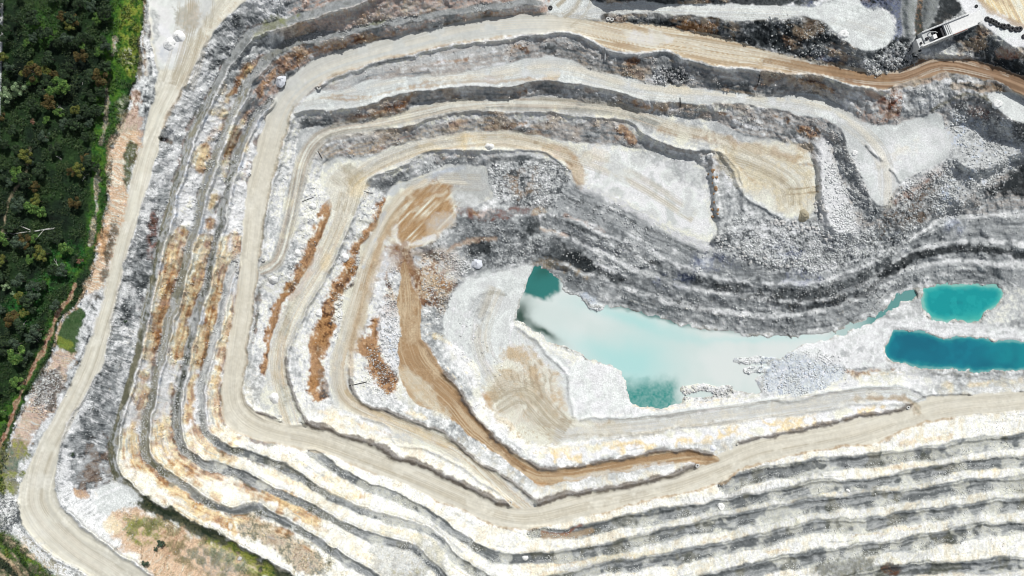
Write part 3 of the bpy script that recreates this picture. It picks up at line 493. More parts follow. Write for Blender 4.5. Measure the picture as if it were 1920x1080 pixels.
for pts, w in (([(560,905),(620,925),(690,930)],15), ([(590,890),(640,910),(680,930)],12), ([(660,1030),(700,1050)],14), ([(500,880),(560,905)],12), ([(720,990),(800,1010)],10), ([(600,770),(680,800),(740,815)],9), ([(760,770),(800,785)],8), ([(1000,850),(1080,840),(1200,830)],8), ([(1270,935),(1350,950)],9), ([(980,1065),(1100,1050),(1250,1035)],12), ([(1690,830),(1780,818)],12), ([(1640,880),(1740,870)],9), ([(1780,885),(1900,875)],7), ([(1000,1075),(1060,1075)],12), ([(1380,1000),(1320,1015)],8), ([(1730,985),(1600,1005)],8), ([(1440,1035),(1480,1030)],9), ([(1680,1050),(1690,1060)],6), ([(1770,720),(1785,725)],9), ([(1600,700),(1690,700)],10), ([(1820,722),(1900,715)],10), ([(900,700),(925,745),(950,780)],5), ([(815,630),(850,650)],6)):
    L(pts, w, ['yell','cream','yell','ochre'], .62, 'fall', 4, 6, on='nofloor', keep=.3)
for q in ((1600,698,45,6),(1650,695,35,5)): B(q[0],q[1],q[2],['drust','rust','tan'],.7,'spk',ry=q[3],keep=.42)
P([(440,965),(500,975),(560,1010),(620,1060),(560,1075),(500,1020),(450,1010)], ['dolive','olive','tan','dbrown'], .8, 'spk', 6,8); P([(475,960),(540,1000),(480,1000)], ['olive','tan','cream'], .5, 'spk', 6,8)
P([(700,1020),(790,1040),(800,1080),(720,1090)], ['grey','lgrey','olive'], .7, 'spk', 8,9); P([(780,1000),(830,1030),(830,1080),(790,1060)], ['cream','olive','lgrey'], .5, 'fall', 6,8)
# pale bluish shade painted on outer crests of the west berms
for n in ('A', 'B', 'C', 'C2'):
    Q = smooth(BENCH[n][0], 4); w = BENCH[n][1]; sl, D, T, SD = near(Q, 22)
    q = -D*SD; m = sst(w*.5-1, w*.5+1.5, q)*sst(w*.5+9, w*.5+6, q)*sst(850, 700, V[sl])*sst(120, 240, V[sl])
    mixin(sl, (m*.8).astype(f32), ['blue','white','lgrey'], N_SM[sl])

fr = DT/(DT+DC+1e-3)
vw = np.interp(V, [230,262,320,420,450,650,700,780,830,960,1080], [.3,.55,.2,.22,.62,.66,.3,.36,.55,.42,.2]).astype(f32)
ax = np.array(smooth(BENCH['A'][0][6:], 4)); au = np.interp(V, *(ax[np.argsort(ax[:, 1])].T[::-1])).astype(f32)
mx = np.array(M_OUT[30:48]); mu = np.interp(V, mx[:, 1], mx[:, 0]).astype(f32)
wreg = sst(4, 12, U-au)*sst(10, 2, U-np.where(V > 800, au+230, mu))*(CLS == 0)*sst(25, 15, np.minimum(DT, DC))
om = wreg*sst(1.06, .86, (1-vw)*1.1+.5*(1-N_MID)+.35*np.abs(fr-.42))*sst(.25, .4, G)*(1-FLOOR)
mixin(ALL, (om*.8).astype(f32), ['dbrown','rust','ochre','tan','yell','cream'], np.clip(.15+.5*fr+.8*(STRC-.5)+.5*(N_SM-.5)+.2, 0, 1))
# dark gravel with painted occlusion at the foot and pale windrow clay on the lip of the north and central faces
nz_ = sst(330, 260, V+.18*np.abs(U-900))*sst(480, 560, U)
lip = sst(13, 2, DC+16*(STRK-.5)+8*(N_SM-.5))*(1-FLOOR)*sst(.38, .55, N_MID)
mixin(ALL, (lip*nz_*.75).astype(f32), ['lgrey','white','cream'], N_FINE)
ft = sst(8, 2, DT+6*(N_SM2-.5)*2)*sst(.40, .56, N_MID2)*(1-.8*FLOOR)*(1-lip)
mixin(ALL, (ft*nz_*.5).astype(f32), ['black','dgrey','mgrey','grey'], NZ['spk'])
wz = sst(560, 480, U)*sst(240, 290, U)*(CLS != 2)
mixin(ALL, (sst(6, 2, DT+5*(N_SM2-.5)*2)*sst(.42, .55, N_MID)*wz*(1-.5*FLOOR)*.7).astype(f32), ['dolive','drust','dgrey'], N_SM)  # west faces: contact shade painted along the foot

L([(1280,940),(1340,935),(1420,920),(1500,905)], 12, ['mgrey','lgrey','white','grey'], .8, 'strk', 4, 5, on='nofloor')
# thin broken ledges along the southern walls
sw = sst(520, 640, V)*sst(.2, .4, G)*(1-FLOOR)*(CLS != 2)*sst(120, 260, U)
mixin(ALL, (sw*sst(.70, .86, STRC+.2*(N_MID-.5))*.55).astype(f32), ['mgrey','grey','yell'], N_SM2)
mixin(ALL, (sst(200, 300, U)*sst(.76, .9, STRK+.3*(N_MID2-.5))*sw*.35).astype(f32), ['yell','tan','grey'], N_MID)

# iron staining through the northern faces
stn = nz_*STEEP*(1-FLOOR)*sst(.56, .74, N_MID2*.6+STRC*.4)*sst(430, 330, V)
mixin(ALL, (stn*.6).astype(f32), [alb((112,84,62)),alb((160,128,100)),'tan',alb((140,104,76))], np.clip(STRC*.6+N_SM*.4, 0, 1))
cen = sst(700, 760, U)*sst(880, 820, U)*sst(455, 480, V)*sst(620, 560, V)*(1-FLOOR)
mixin(ALL, (cen*sst(.42, .6, N_MID)*.6).astype(f32), ['rust','tan','brown'], N_SM)
# ------------------------------------------------------------------ floors and roads
def roadcoords(name, pad=6):
    sl, sd, d, t = ROADS[name]; return sl, sd, d, t
def floor(name, cols, a=1.0, soft=1.6, grow=0.0, track=.5, tw=2.2, tl=90., nz='soft', tcols=None, tkeep=.55):
    sl, sd, d, t = ROADS[name]
    m = a*sst(soft, -soft, sd-grow+1.6*(N_FINE[sl]-.5))
    if nz == 'mid': q = np.clip(.5+1.5*(.45*lat(t/70.+5, d/4.5)+.3*lat(t/160., d/9.+8)+.25*lat(t/30., d/2.)-.5)+.5*(N_SM[sl]-.5), 0, 1)
    else: q = NZ[nz][sl]
    mixin(sl, m.astype(f32), cols, q)
    if d is not None and track:
        s = .55*lat(d/tw+3*N_BIG[sl], t/tl+11)+.3*lat(d/(tw*3.1), t/(tl*1.7)+40)+.15*lat(d/1.3, t/30.)
        s = np.clip((s-.5)*2.6+.5, 0, 1)
        if tcols: mixin(sl, (m*track*sst(tkeep-.2, tkeep+.2, s)).astype(f32), tcols, s)
        else: COL[sl] *= (1+track*.28*m*(s-.55))[..., None]
    return sl, m
# outer benches
floor('A', ['olive','dolive','grey','olive'], .9, nz='mid', track=.8, tl=50, soft=2.5)
floor('B', ['olive','grey','olive','mgrey'], .9, nz='mid', track=.8, tl=50, soft=2.5)
floor('C', ['olive','mgrey','grey','dolive'], .9, nz='mid', track=.8, tl=50, soft=2.5)
floor('C2', ['mgrey','grey','lgrey','mgrey'], .9, nz='mid', track=.6, tl=50, soft=2.5)
for n in ('E', 'F', 'G'): floor(n, ['mgrey','grey','mgrey','lgrey'], .95, nz='mid', track=.6, tl=50, soft=2.5)
for n in ('B', 'C', 'C2', 'E', 'F', 'G'):
    sl, sd, d, t = ROADS[n]
    m = sst(3, -3, sd)*sst(300, 420, U[sl])*sst(600, 820, V[sl])
    mixin(sl, (m*.9).astype(f32), ['dgrey',alb((112,116,117)),'grey','mgrey'], np.clip(.5+1.5*(.6*lat(t/80.+5, d/4.5)+.4*lat(t/35., d/2.5)-.5)+.4*(N_SM[sl]-.5), 0, 1))
    qd = d/26.+.36+.5*(N_SM[sl]-.5)+.4*(N_MID[sl]-.5)
    mixin(sl, (m*.8*sst(.45, 1.0, qd)).astype(f32), ['grey','lgrey','cream','grey'], N_SM2[sl]); mixin(sl, (m*.6*sst(.25, .0, qd)).astype(f32), ['dgrey','mgrey'], N_FINE[sl])  # toe side paler; berm shadow painted dark along the crest side
    mixin(sl, (m*.5*sst(.62, .78, N_MID2[sl])).astype(f32), ['dolive','olive'], N_SM[sl])
    mixin(sl, (m*.55*sst(.6, .8, N_MID[sl])).astype(f32), ['lgrey','cream','lgrey'], N_FINE[sl])
for n in ('A', 'B'):
    sl, sd, d, t = ROADS[n]
    m = sst(1, -1, sd)*sst(420, 440, V[sl])*sst(470, 440, U[sl])*sst(.5, .6, N_MID[sl]*.5+N_MID2[sl]*.5)
    mixin(sl, (m*.7).astype(f32), ['dolive','olive'], N_SM[sl])
    m = sst(2, -2, sd)*sst(175, 150, V[sl]); mixin(sl, (m*.8).astype(f32), ['mgrey','grey','mgrey'], N_SM[sl])
L(BENCH['C'][0][5:16], 8, ['black','dolive','dgrey'], .75, 'rock', keep=.42); L(BENCH['C'][0][8:20], 6, ['black','dolive'], .6, 'rock', keep=.5)
L([(268,942),(312,964),(362,990),(412,1014),(470,1050),(520,1078),(600,1130)], 24, ['gd','gd','dolive','gd'], .95, 'rock', 4, 4)
L([(560,76),(530,88),(500,108)], 12, ['mgrey','olive'], .6, 'strk')
P([(500,40),(560,30),(500,60),(475,75)], ['gy','olive'], .5, 'rock', 5, 6)
L([(680,50),(720,40)], 5, ['olive','gy'], .5)
# rim road and upper floors
floor('strip', ['cool','tailing','lgrey','tailing'], nz='soft', track=.5)
floor('tip', ['tailing','white','white'], nz='soft', track=0)
P([(1828,-40),(1846,12),(1892,35),(1924,48),(2000,80),(2180,150),(2180,-180),(1828,-180)], ['tan','yell','cream','yell'], .95, 'd60', 4, 3)
L([(1835,-5),(1850,16),(1892,38),(1922,50)], 9, ['brown','tan'], .7, 'strc', 3, 3); L([(1870,0),(1920,20)], 6, ['tan','brown'], .4, 'strc', 3, 3)
floor('rim', ['rim',alb((212,208,192)),'rim'], track=.7, tw=2.6, tl=140)
L(RIM_C[2:], 14, ['cream','rim'], .35, 'soft', 4, 4)
P([(278,-20),(400,-20),(370,60),(345,110),(330,130),(300,120),(285,60)], ['lgrey','tailing','white'], .8, 'mid', 8, 8)
for q in (((300,50),(330,80),14), ((345,60),(335,70),12)): L([q[0], q[1]], q[2], ['white'], .9, 'fine')
P([(330,15),(365,10),(372,45),(345,55),(330,40)], ['tan','olive','rim'], .55, 'strc', 6, 8); L([(440,0),(400,40),(380,65),(362,100)], 18, ['cream','tan','rim'], .55, 'strk', 6,5)
L([(348,160),(325,195),(305,240)], 5, ['brown','tan'], .55, 'strk'); L([(370,100),(355,130),(335,165)], 3, ['tan'], .5); B(315,95,14,['blue','lgrey'],.6,'soft'); L([(283,100),(287,120),(292,135)], 10, ['dgrey','grey','white'], .6, 'rock'); L([(284,20),(296,60),(292,80)], 9, ['mgrey','lgrey'], .6, 'rock')
# main haul road
sl, m = floor('M', ['road',alb((214,209,193)),'road'], track=.5, tw=2.4, tl=170)
_, sd, d, t = ROADS['M']
east = sst(1010, 1150, U[sl])*sst(330, 200, V[sl])
s = np.clip((.6*lat(d/2.0+2*N_BIG[sl], t/110.)+.4*lat(d/5.0, t/200.+9)-.5)*2.4+.5, 0, 1)
mixin(sl, (m*east*.85).astype(f32), ['tan','brown','tan','cream','tan',alb((214,200,172))], s)
far = sst(1430, 1560, U[sl])*sst(330, 200, V[sl]); mixin(sl, (m*far*.95).astype(f32), [alb((126,100,78)),alb((150,122,97)),alb((168,139,112))], s)
L([(1440,116),(1520,126),(1600,140),(1660,148)], 16, ['dbrown','brown'], .6, 'strc', 4, 4)
nw = sst(1100, 960, U[sl])*sst(300, 150, V[sl])*sst(480, 520, U[sl]); mixin(sl, (m*nw*.75).astype(f32), ['cool','lgrey','cool'], s)
P([(1170,58),(1240,62),(1260,78),(1200,80)], ['white','cream'], .7, 'strc', 6, 7)
# inner edge dirt lines, then the berms' shaded side painted dark
for pts in (M_IN[22:29], M_IN[47:57], M_IN[57:62], M_OUT[47:53]): L(pts, 3.2, ['brown','tan'], .6, 'fine', 1.5, 2)
L(M_IN[30:37], 4, ['olive','tan'], .6, 'fine', 2, 2); L(M_OUT[32:46], 3, ['tan','brown'], .45, 'fine', 2, 2); L(M_IN[37:46], 3.5, ['olive','brown'], .55, 'fine', 2, 2)
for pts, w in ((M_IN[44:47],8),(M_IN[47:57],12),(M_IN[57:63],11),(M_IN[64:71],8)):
    Q = np.array(smooth(pts,4)); L([(x+1, y-3) for x, y in Q], w, [alb((112,104,98)),alb((128,122,116)),alb((100,90,82))], .85, 'fine', 2, 3)  # berm shade painted as a dark strip beside the road
# ramps and inner benches
floor('D1', ['cool','lgrey','cool','tailing'], nz='soft', track=.45, tl=110)
for pts, w in (([(600,186),(660,188),(740,170),(820,150),(900,145),(960,140)],4), ([(620,182),(700,180)],3), ([(760,168),(850,156),(960,150),(1040,146)],5)): L(pts, w, ['brown','tan'], .6, 'strc', 2, 3)
B(1270,170,26,['yell'],.6,'soft',ry=9,soft=4,rough=4); B(1700,285,26,['yell'],.4,'soft',ry=20,keep=.5); L([(1645,310),(1680,290),(1720,265)], 11, ['yell'], .65, 'soft', 4, 5, keep=.35); B(1036,138,14,['yell'],.45,'soft',ry=5)
P([(1560,215),(1600,225),(1640,240),(1640,300),(1600,290)], ['lgrey','grey'], .4, 'soft', 9, 8)
P([(1600,300),(1640,270),(1720,245),(1765,240),(1775,280),(1690,338),(1660,380),(1630,345)], ['tailing','white','cool'], .75, 'mid', 9, 9); L([(1200,176),(1330,182),(1450,192),(1560,215),(1640,250)], 9, ['white','tailing'], .6, 'mid', 5, 5); L([(900,150),(1050,135),(1150,158),(1300,172),(1450,190)], 6, ['white','cream'], .5, 'mid', 4, 4)
L([(1100,170),(1125,172)], 7, ['tan','pink'], .6)
floor('D2', ['lgrey','grey','lgrey','cream'], nz='soft', track=.4)
sl, sd, d, t = ROADS['D2']; m = sst(2, -2, sd)
s = np.clip((.6*lat(d/2.2+2*N_BIG[sl], t/120.)+.4*lat(d/5.0, t/200.+3)-.5)*2.4+.5, 0, 1)
mixin(sl, (m*.5*sst(16, 6, np.abs(d-4*(N_BIG[sl]-.5)+2))*sst(1400, 1280, U[sl])).astype(f32), ['olive','brown','tan','cream'], s)
P([(1340,285),(1440,265),(1505,278),(1530,350),(1530,395),(1465,400),(1400,365)], ['cream','road',alb((216,204,172)),'road'], .85, 'soft', 7, 6)
L([(1240,240),(1330,258),(1420,280),(1500,300)], 16, ['tan','brown','cream'], .6, 'strc', 5, 6)
L([(1370,290),(1390,320),(1420,345)], 2, ['tan'], .5); L([(1360,285),(1400,330),(1440,350)], 2, ['tan'], .4)
for y in (354, 365): L([(1480,y),(1534,y-4)], 2.5, ['brown','olive'], .8, 'fine', 1.2, 1.5)
B(1508,277,16,['brown','tan'],.6,'soft',ry=9); L([(1500,310),(1522,312)], 6, ['brown','mgrey'], .6); B(1470,338,10,['tan'],.5,'soft',ry=6)
floor('D3', ['road','lgrey','cream','lgrey'], nz='soft', track=.4)
sl, sd, d, t = ROADS['D3']; m = sst(2, -2, sd)
s = np.clip((.6*lat(d/2.4+2*N_BIG[sl], t/120.)+.4*lat(d/6.0, t/200.+3)-.5)*2.4+.5, 0, 1)
mixin(sl, (m*.6*sst(18, 10, np.abs(d))*sst(1110, 1060, U[sl])).astype(f32), ['tan','cream','road','tan','lgrey'], s)
P([(1090,340),(1110,275),(1190,285),(1300,305),(1325,330),(1330,400),(1335,440),(1290,435),(1200,392)], ['lgrey','tailing','white','white','cool'], .9, 'mid', 7, 7)
P([(1200,285),(1300,305),(1325,325),(1320,360),(1270,330)], ['mgrey','grey','lgrey'], .6, 'spk', 9, 9); L([(1092,346),(1140,368),(1190,396),(1240,425),(1290,450),(1350,470)], 11, ['white','white','cream'], .9, 'spk', 5, 6)
L([(1020,278),(1060,290),(1085,320),(1088,340)], 20, ['brown','tan','pink'], .75, 'strc', 4, 5); L([(1000,270),(1040,285),(1075,312)], 3, ['dbrown'], .5); B(1120,290,30,['yell','cool'],.4,'soft',ry=14)
P([(610,330),(650,320),(680,330),(670,370),(640,420),(625,400)], ['cream','road','road'], .7, 'soft', 8, 8); P([(640,310),(690,320),(660,345)], ['tan','olive'], .5, 'strc', 6, 8)
for q in ((670,350,18,24),(612,490,10,18),(800,277,22,7),(880,262,30,8),(860,270,14,5)): B(q[0],q[1],q[2],['yell'],.5,'soft',ry=q[3],soft=7,rough=6)
L([(555,560),(535,610),(522,670),(530,730),(545,780)], 13, ['tan','olive','cream'], .5, 'strc', 3, 4); L([(600,470),(570,530),(548,560)], 9, ['lgrey','pink'], .5, 'strc'); L([(610,300),(650,298),(720,285),(780,275)], 10, ['grey','cool'], .6, 'soft')
floor('D4', ['lgrey','road','cream','lgrey'], nz='soft', track=.4)
sl, sd, d, t = ROADS['D4']; m = sst(2, -2, sd)
s = np.clip((.6*lat(d/2.4+2*N_BIG[sl], t/120.)+.4*lat(d/6.0, t/200.+3)-.5)*2.4+.5, 0, 1)
mixin(sl, (m*.7*sst(15, 9, np.abs(d-2))).astype(f32), ['tan','cream','tan','brown','road'], s)
P([(790,350),(840,300),(910,310),(922,365),(860,388),(830,340)], ['cool','grey','lgrey'], .85, 'soft', 6, 5); L([(735,365),(760,345),(820,325),(870,312)], 9, ['grey','blue'], .6, 'strc')
P([(742,420),(760,385),(800,355),(838,350),(848,385),(840,410),(815,440),(780,462),(748,450)], [alb((158,124,84)),alb((186,158,120)),alb((170,136,96)),'tan'], .9, 'd45', 5, 6); L([(742,400),(770,375),(810,350),(840,345)], 8, ['brown','dbrown'], .6, 'strc'); L([(785,395),(830,360)], 4, ['cream'], .6); P([(810,400),(845,395),(850,415),(820,440),(805,425)], ['lgrey','white','tan'], .75, 'soft', 5,6); L([(745,420),(742,440),(750,460)], 9, ['cream','white'], .8); L([(755,458),(785,452),(815,445)], 9, ['white','cream'], .85); B(820,357,12,['lgrey','white'],.6,ry=6)
P([(736,445),(740,402),(766,366),(805,345),(842,340),(851,370),(850,410),(828,438),(798,458),(762,464)], [alb((152,118,80)),alb((182,152,114)),alb((164,130,92)),'tan','cream'], .85, 'd45', 8, 6); P([(806,405),(846,398),(850,415),(822,440),(800,450)], ['lgrey','tan','white'], .6, 'soft', 6,6); L([(755,460),(785,455),(815,445)], 8, ['white','cream'], .8); L([(742,425),(740,445),(750,462)], 8, ['cream','white'], .75); L([(775,395),(810,370),(838,362)], 5, ['cream','tan'], .6, 'd45')
L([(745,400),(722,430),(706,480),(688,530),(675,590),(662,650)], 24, ['brown','tan','brown','tan'], .6, 'strc', 7, 6); P([(725,460),(760,455),(775,490),(765,520),(745,500)], ['brown','rust','tan'], .7, 'rock', 7, 7)
L([(722,400),(710,430),(695,465),(680,500)], 6, ['cool','blue'], .75, 'soft', 2, 2); L([(735,400),(722,440),(705,480),(685,530),(672,580),(662,640),(656,700)], 12, ['brown','tan'], .6, 'strc', 3, 3); L([(632,760),(625,720),(640,650),(650,600)], 9, ['lgrey','cool'], .6, 'soft')
L([(650,735),(690,765),(760,800),(840,835)], 8, ['brown','yell','tan'], .5, 'strc', 3, 4)
floor('D5', ['brown','brown','tan'], nz='soft', track=.9, tcols=['dbrown','brown','tan'], tkeep=.5, tl=130)
L([(790,640),(830,700),(880,770),(930,830),(985,880)], 10, ['dbrown','brown'], .7, 'strc', 4, 4); P([(755,690),(800,720),(850,790),(810,770),(765,730)], ['tan','cream','tan'], .6, 'soft', 8, 8); L([(1010,898),(1060,902),(1140,886),(1230,868)], 8, ['dbrown','tan','brown'], .6, 'strc'); L([(1290,850),(1340,862)], 9, ['dbrown','brown'], .7, 'strc', 4, 5); L([(1060,900),(1180,880),(1260,868)], 5, ['road','lgrey'], .7); L([(1000,893),(1020,908)], 10, ['ochre','tan'], .6)
floor('D6', ['lgrey','tailing','lgrey','white'], nz='mid', track=0)
P([(905,745),(950,650),(1000,660),(1040,700),(1070,760),(1100,790),(1180,800),(1040,832),(985,825),(930,780)], ['tan','cream','road','tan'], .95, 'soft', 9, 9); L([(920,760),(950,700),(985,720),(1010,770),(1050,800)], 22, ['tan','brown','cream'], .5, 'strc', 5, 8); L([(950,655),(990,680),(1020,740),(1040,780)], 14, ['olive','tan'], .5, 'strc', 4, 8); L([(905,740),(930,775),(960,800)], 10, ['ochre','tan','cream'], .6, 'soft')
for k in range(7):
    x = 960+k*11; L([(x, 690-k*3), (x+8, 730), (x+26, 775), (x+60, 806)], 2, ['brown','olive'], .45, 'fine', 1.4, 3)
L([(1050,815),(1185,808),(1335,786),(1440,774),(1540,760),(1640,745)], 24, ['road','lgrey','road'], .9, 'strc', 4, 4); L([(1060,818),(1200,812),(1340,790)], 3, ['olive','tan'], .4, 'fine'); L([(1600,750),(1680,745),(1715,760),(1722,775)], 7, ['olive','tan','brown'], .6, 'strc', 3, 5); L([(1640,748),(1700,750),(1715,775)], 3, ['brown'], .4, 'fine')
P([(1065,690),(1090,672),(1110,676),(1160,695),(1178,745),(1190,765),(1080,785),(1066,750)], ['white','tailing','white'], .95, 'mid', 5, 5); L([(970,605),(1030,650),(1080,668)], 16, ['white','cream','lgrey'], .8, 'fine')
L([(985,620),(1020,660),(1050,690)], 5, ['grey','lgrey'], .5); L([(1068,680),(1063,720),(1062,750)], 8, ['grey','lgrey','white'], .5, 'spk')
P([(855,555),(890,520),(960,505),(995,500),(985,540),(960,590),(930,640),(900,600),(880,570)], ['cool','tailing','lgrey'], .85, 'mid', 7, 6); L([(880,580),(890,560),(920,548),(950,552)], 4, ['olive','mgrey'], .5, 'fine', 2, 3); P([(880,560),(915,555),(918,590),(900,600),(880,590)], ['grey','lgrey','mgrey'], .7, 'spk', 4, 4)
L([(1190,763),(1270,765),(1340,750),(1420,742)], 8, ['cream','white','yell'], .8, 'rock'); L([(1285,750),(1370,738)], 8, ['dgrey','white'], .5, 'spk'); L([(1030,632),(1055,648)], 7, ['ochre','brown'], .85); L([(1055,650),(1085,662),(1100,668)], 7, ['dgrey','lgrey','white'], .8, 'spk')
P([(1430,672),(1470,655),(1550,665),(1585,690),(1570,715),(1500,740),(1440,735),(1425,710)], ['blue','tailing','blue','white'], .85, 'spk', 6,6); P([(1375,672),(1440,670),(1445,690),(1410,708),(1395,695)], ['blue','tailing','white'], .8, 'spk', 4, 5); P([(1083,548),(1110,558),(1140,572),(1115,582),(1095,570)], ['blue','tailing'], .8, 'spk', 3,4)
P([(1450,640),(1540,636),(1640,602),(1700,600),(1730,590),(1760,606),(1920,618),(2180,625),(2180,645),(1770,634),(1690,616),(1660,640),(1655,690),(1580,690),(1470,655)], ['tailing','white','tailing'], .95, 'soft', 5, 5); L([(1630,690),(1640,640),(1665,610),(1720,608),(1800,618),(1930,628)], 3, ['grey','lgrey'], .55, 'strc', 2, 3); L([(1640,690),(1652,640),(1680,612)], 3, ['lgrey','grey'], .5, 'fine')
for q in ((1585,665,12,7),(1612,652,8,5),(1590,680,10,5)): B(q[0],q[1],q[2],['grey','mgrey'],.6,'spk',ry=q[3],keep=.35)
L([(1580,692),(1640,691)], 3, ['dgrey','mgrey'], .8, 'fine'); L([(1740,697),(1800,703),(1880,700)], 2, ['mgrey','olive'], .6, 'fine'); P([(1690,560),(1725,555),(1730,590),(1690,592),(1670,590)], ['grey','lgrey','white'], .7, 'soft', 5, 5); P([(1880,540),(1960,540),(1960,610),(1870,610),(1845,595),(1870,580)], ['grey','lgrey','cream'], .75, 'rock', 5, 6); B(1904,604,9,['dgrey','mgrey'],.6)
floor('padE', ['lgrey','tailing'], track=0)
B(570,150,1,['white'],1)
# wheel tracks
def tracks(P3, half, n, cols, a, wob=4.0):
    Q = smooth([(p[0], p[1]) for p in P3], 4); d = np.gradient(Q, axis=0); nn = np.stack([-d[:, 1], d[:, 0]], -1)/(np.hypot(d[:, 0], d[:, 1])[:, None]+1e-6)
    r = np.random.default_rng(int(abs(P3[0][0])+n))
    for k in range(n):
        o = r.uniform(-half, half); ph = r.random()*6.28; i = np.arange(len(Q)); off = o+wob*np.sin(i/r.uniform(7, 15)+ph)
        i0 = r.integers(0, max(1, len(Q)-14)); i1 = min(len(Q), i0+r.integers(14, 60))
        T_ = (Q+nn*off[:, None])[i0:i1]
        if len(T_) < 4: continue
        for e in (-1.6, 1.6):
            sl, D, _, _ = near(T_+nn[i0:i1]*e, 5, False)
            m = a*r.uniform(.5, 1)*sst(1.5, .4, D)*sst(.1, .4, N_MID[sl]); mixin(sl, m.astype(f32), cols, N_MID[sl])
DK = [alb((160,148,124)), alb((178,168,146))]; LT = [alb((226,222,208)), alb((218,212,196))]
tracks(M_C, 17, 26, DK, .3); tracks(M_C, 17, 22, LT, .55); tracks(RIM_C, 13, 16, DK, .32); tracks(RIM_C, 13, 14, LT, .5)
tracks(D1_C, 13, 12, [alb((178,180,176)), alb((190,182,166))], .4, 5); tracks(D1_C, 13, 8, LT, .5, 5)
for c_, h_, n_ in ((D2_C, 11, 14), (D3_C, 14, 16), (D4_C, 12, 14), (D6_C, 14, 10), (TOP_C, 9, 2)): tracks(c_, h_, n_, DK, .36, 5); tracks(c_, h_, n_//2, LT, .5, 5)
tracks([(370,-20),(365,40),(350,100),(330,160)], 30, 16, DK, .6, 8); tracks([(1350,280),(1420,300),(1490,340),(1500,390)], 30, 14, DK, .5, 9); tracks([(1050,20),(1070,5),(1080,-20)], 30, 14, DK, .6, 7); tracks([(930,760),(980,740),(1030,790),(1060,810)], 25, 16, DK, .6, 8); tracks([(630,320),(660,350),(650,400)], 22, 10, DK, .5, 8); tracks([(1580,75),(1620,50),(1660,30)], 30, 14, [alb((196,198,196))], .6, 6)
# ------------------------------------------------------------------ country outside the rim
sl, sd = polysd(GRASS_E+[(-260,1254),(-260,-200)], 20)
m = sst(2, -2, sd+5*(N_FINE[sl]-.5)).astype(f32)
mixin(sl, m, [alb((24,34,27)),alb((32,47,32)),alb((42,63,35)),alb((58,80,44))], np.clip(N_MID[sl]*.5+N_SM2[sl]*.3+N_BIG[sl]*.2, 0, 1))
def G(*a, **k): P(*a, **k)
G([(222,-60),(268,-60),(262,80),(240,160),(222,230),(205,290),(195,400),(170,470),(150,520),(130,560),(108,600),(92,650),(60,720),(30,770),(-20,850),(-40,830),(20,750),(60,690),(90,600),(120,560),(148,500),(160,440),(172,330),(180,200),(196,100)], ['g1',alb((54,98,40)),'g2',alb((64,108,44))], .95, 'rock', 8, 8)
G([(228,10),(262,0),(262,70),(250,150),(235,140),(225,90)], ['g1','g2','gy','g2'], .9, 'rock', 6, 8); G([(230,75),(258,80),(250,130),(228,125)], ['g2','gy','cream'], .6, 'spk', 6, 8, keep=.42); G([(225,180),(240,185),(235,215),(222,225)], ['gy','cream','g2'], .6, 'spk', 5, 7)
G([(100,470),(150,455),(155,500),(110,530),(80,560),(60,600),(40,620),(10,570),(50,540),(90,500)], ['g1',alb((46,108,48)),'g2'], .95, 'rock', 12, 12, keep=.3); G([(60,20),(110,10),(100,90),(60,90),(50,50)], ['g1',alb((60,98,44)),'g2'], .8, 'rock', 14, 14, keep=.36)
G([(10,640),(60,620),(40,700),(0,760),(-20,700)], ['g1','gd'], .7, 'rock', 12, 12, keep=.4); G([(8,60),(20,60),(24,160),(8,150)], ['g1','gd','g2'], .6, 'rock', 5, 6)
for pts in ([(217,70),(213,90),(210,105)], [(198,165),(200,190),(196,230),(192,268)], [(184,320),(179,380),(174,430),(168,455)]): L(pts, 8, ['mgrey','tan','lgrey'], .8, 'spk', 2, 4)
L([(56,275),(50,310),(35,345),(20,370),(8,420),(2,440)], 4, ['tan','olive'], .7, 'fine', 1.5, 2)
L([(205,140),(200,165),(195,230)], 4, ['mgrey','tan'], .5, 'spk', keep=.4)
L([(142,535),(128,560),(112,582),(95,625),(72,672),(50,716),(30,762),(12,808),(-4,840),(-40,900)], 8, ['redb','tan','redb','pink'], .95, 'rock', 1.6, 2.5); L([(142,535),(128,560),(112,582),(95,625),(72,672),(50,716),(30,762),(12,808),(-4,840)], 1.6, ['dbrown','gd'], .6, 'fine', 1.2, 1.5)
CLS_T = near(smooth([(142,535),(112,582),(95,625),(72,672),(50,716),(30,762),(12,808),(-4,840),(-40,900)], 4), 8)
q = CLS[CLS_T[0]]; CLS[CLS_T[0]] = np.where(CLS_T[1] < 4.5, 3, q)
P([(207,270),(225,232),(245,205),(265,215),(262,265),(250,310),(232,300)], ['peach','pink','tan','g1'], .8, 'strc', 4, 6)
P([(205,280),(245,245),(262,265),(248,320),(236,380),(220,440),(205,500),(180,560),(160,545),(178,480),(192,430),(196,400),(203,370)], ['pink','peach','peach','cream','tan'], .9, 'strk', 4, 6); P([(185,440),(205,420),(203,470),(195,490),(183,480)], ['rust','ochre','peach'], .75, 'rock', 5, 7)
P([(240,270),(258,275),(250,320),(238,360),(232,340)], ['gd','g1','grey'], .85, 'spk', 4, 5); P([(206,420),(220,430),(208,480),(195,530),(192,500)], ['black','gd','grey'], .7, 'spk', 4, 5)
P([(262,145),(285,140),(296,150),(285,190),(270,210),(262,180)], ['black','mgrey','lgrey','white'], .85, 'rock', 4, 5); P([(245,170),(262,170),(262,215),(250,215)], ['dbrown','pink','cream'], .8, 'spk', 4, 5); L([(268,-20),(270,60),(274,140)], 5, ['tan','dbrown','cream'], .8, 'rock'); L([(280,60),(281,100),(285,140)], 4, ['black','dgrey'], .7, 'fine'); L([(275,0),(277,60),(276,140)], 4, ['white','cream'], .6, 'fine'); L([(263,70),(262,110),(260,150)], 6, ['olive','dbrown'], .7, 'rock')
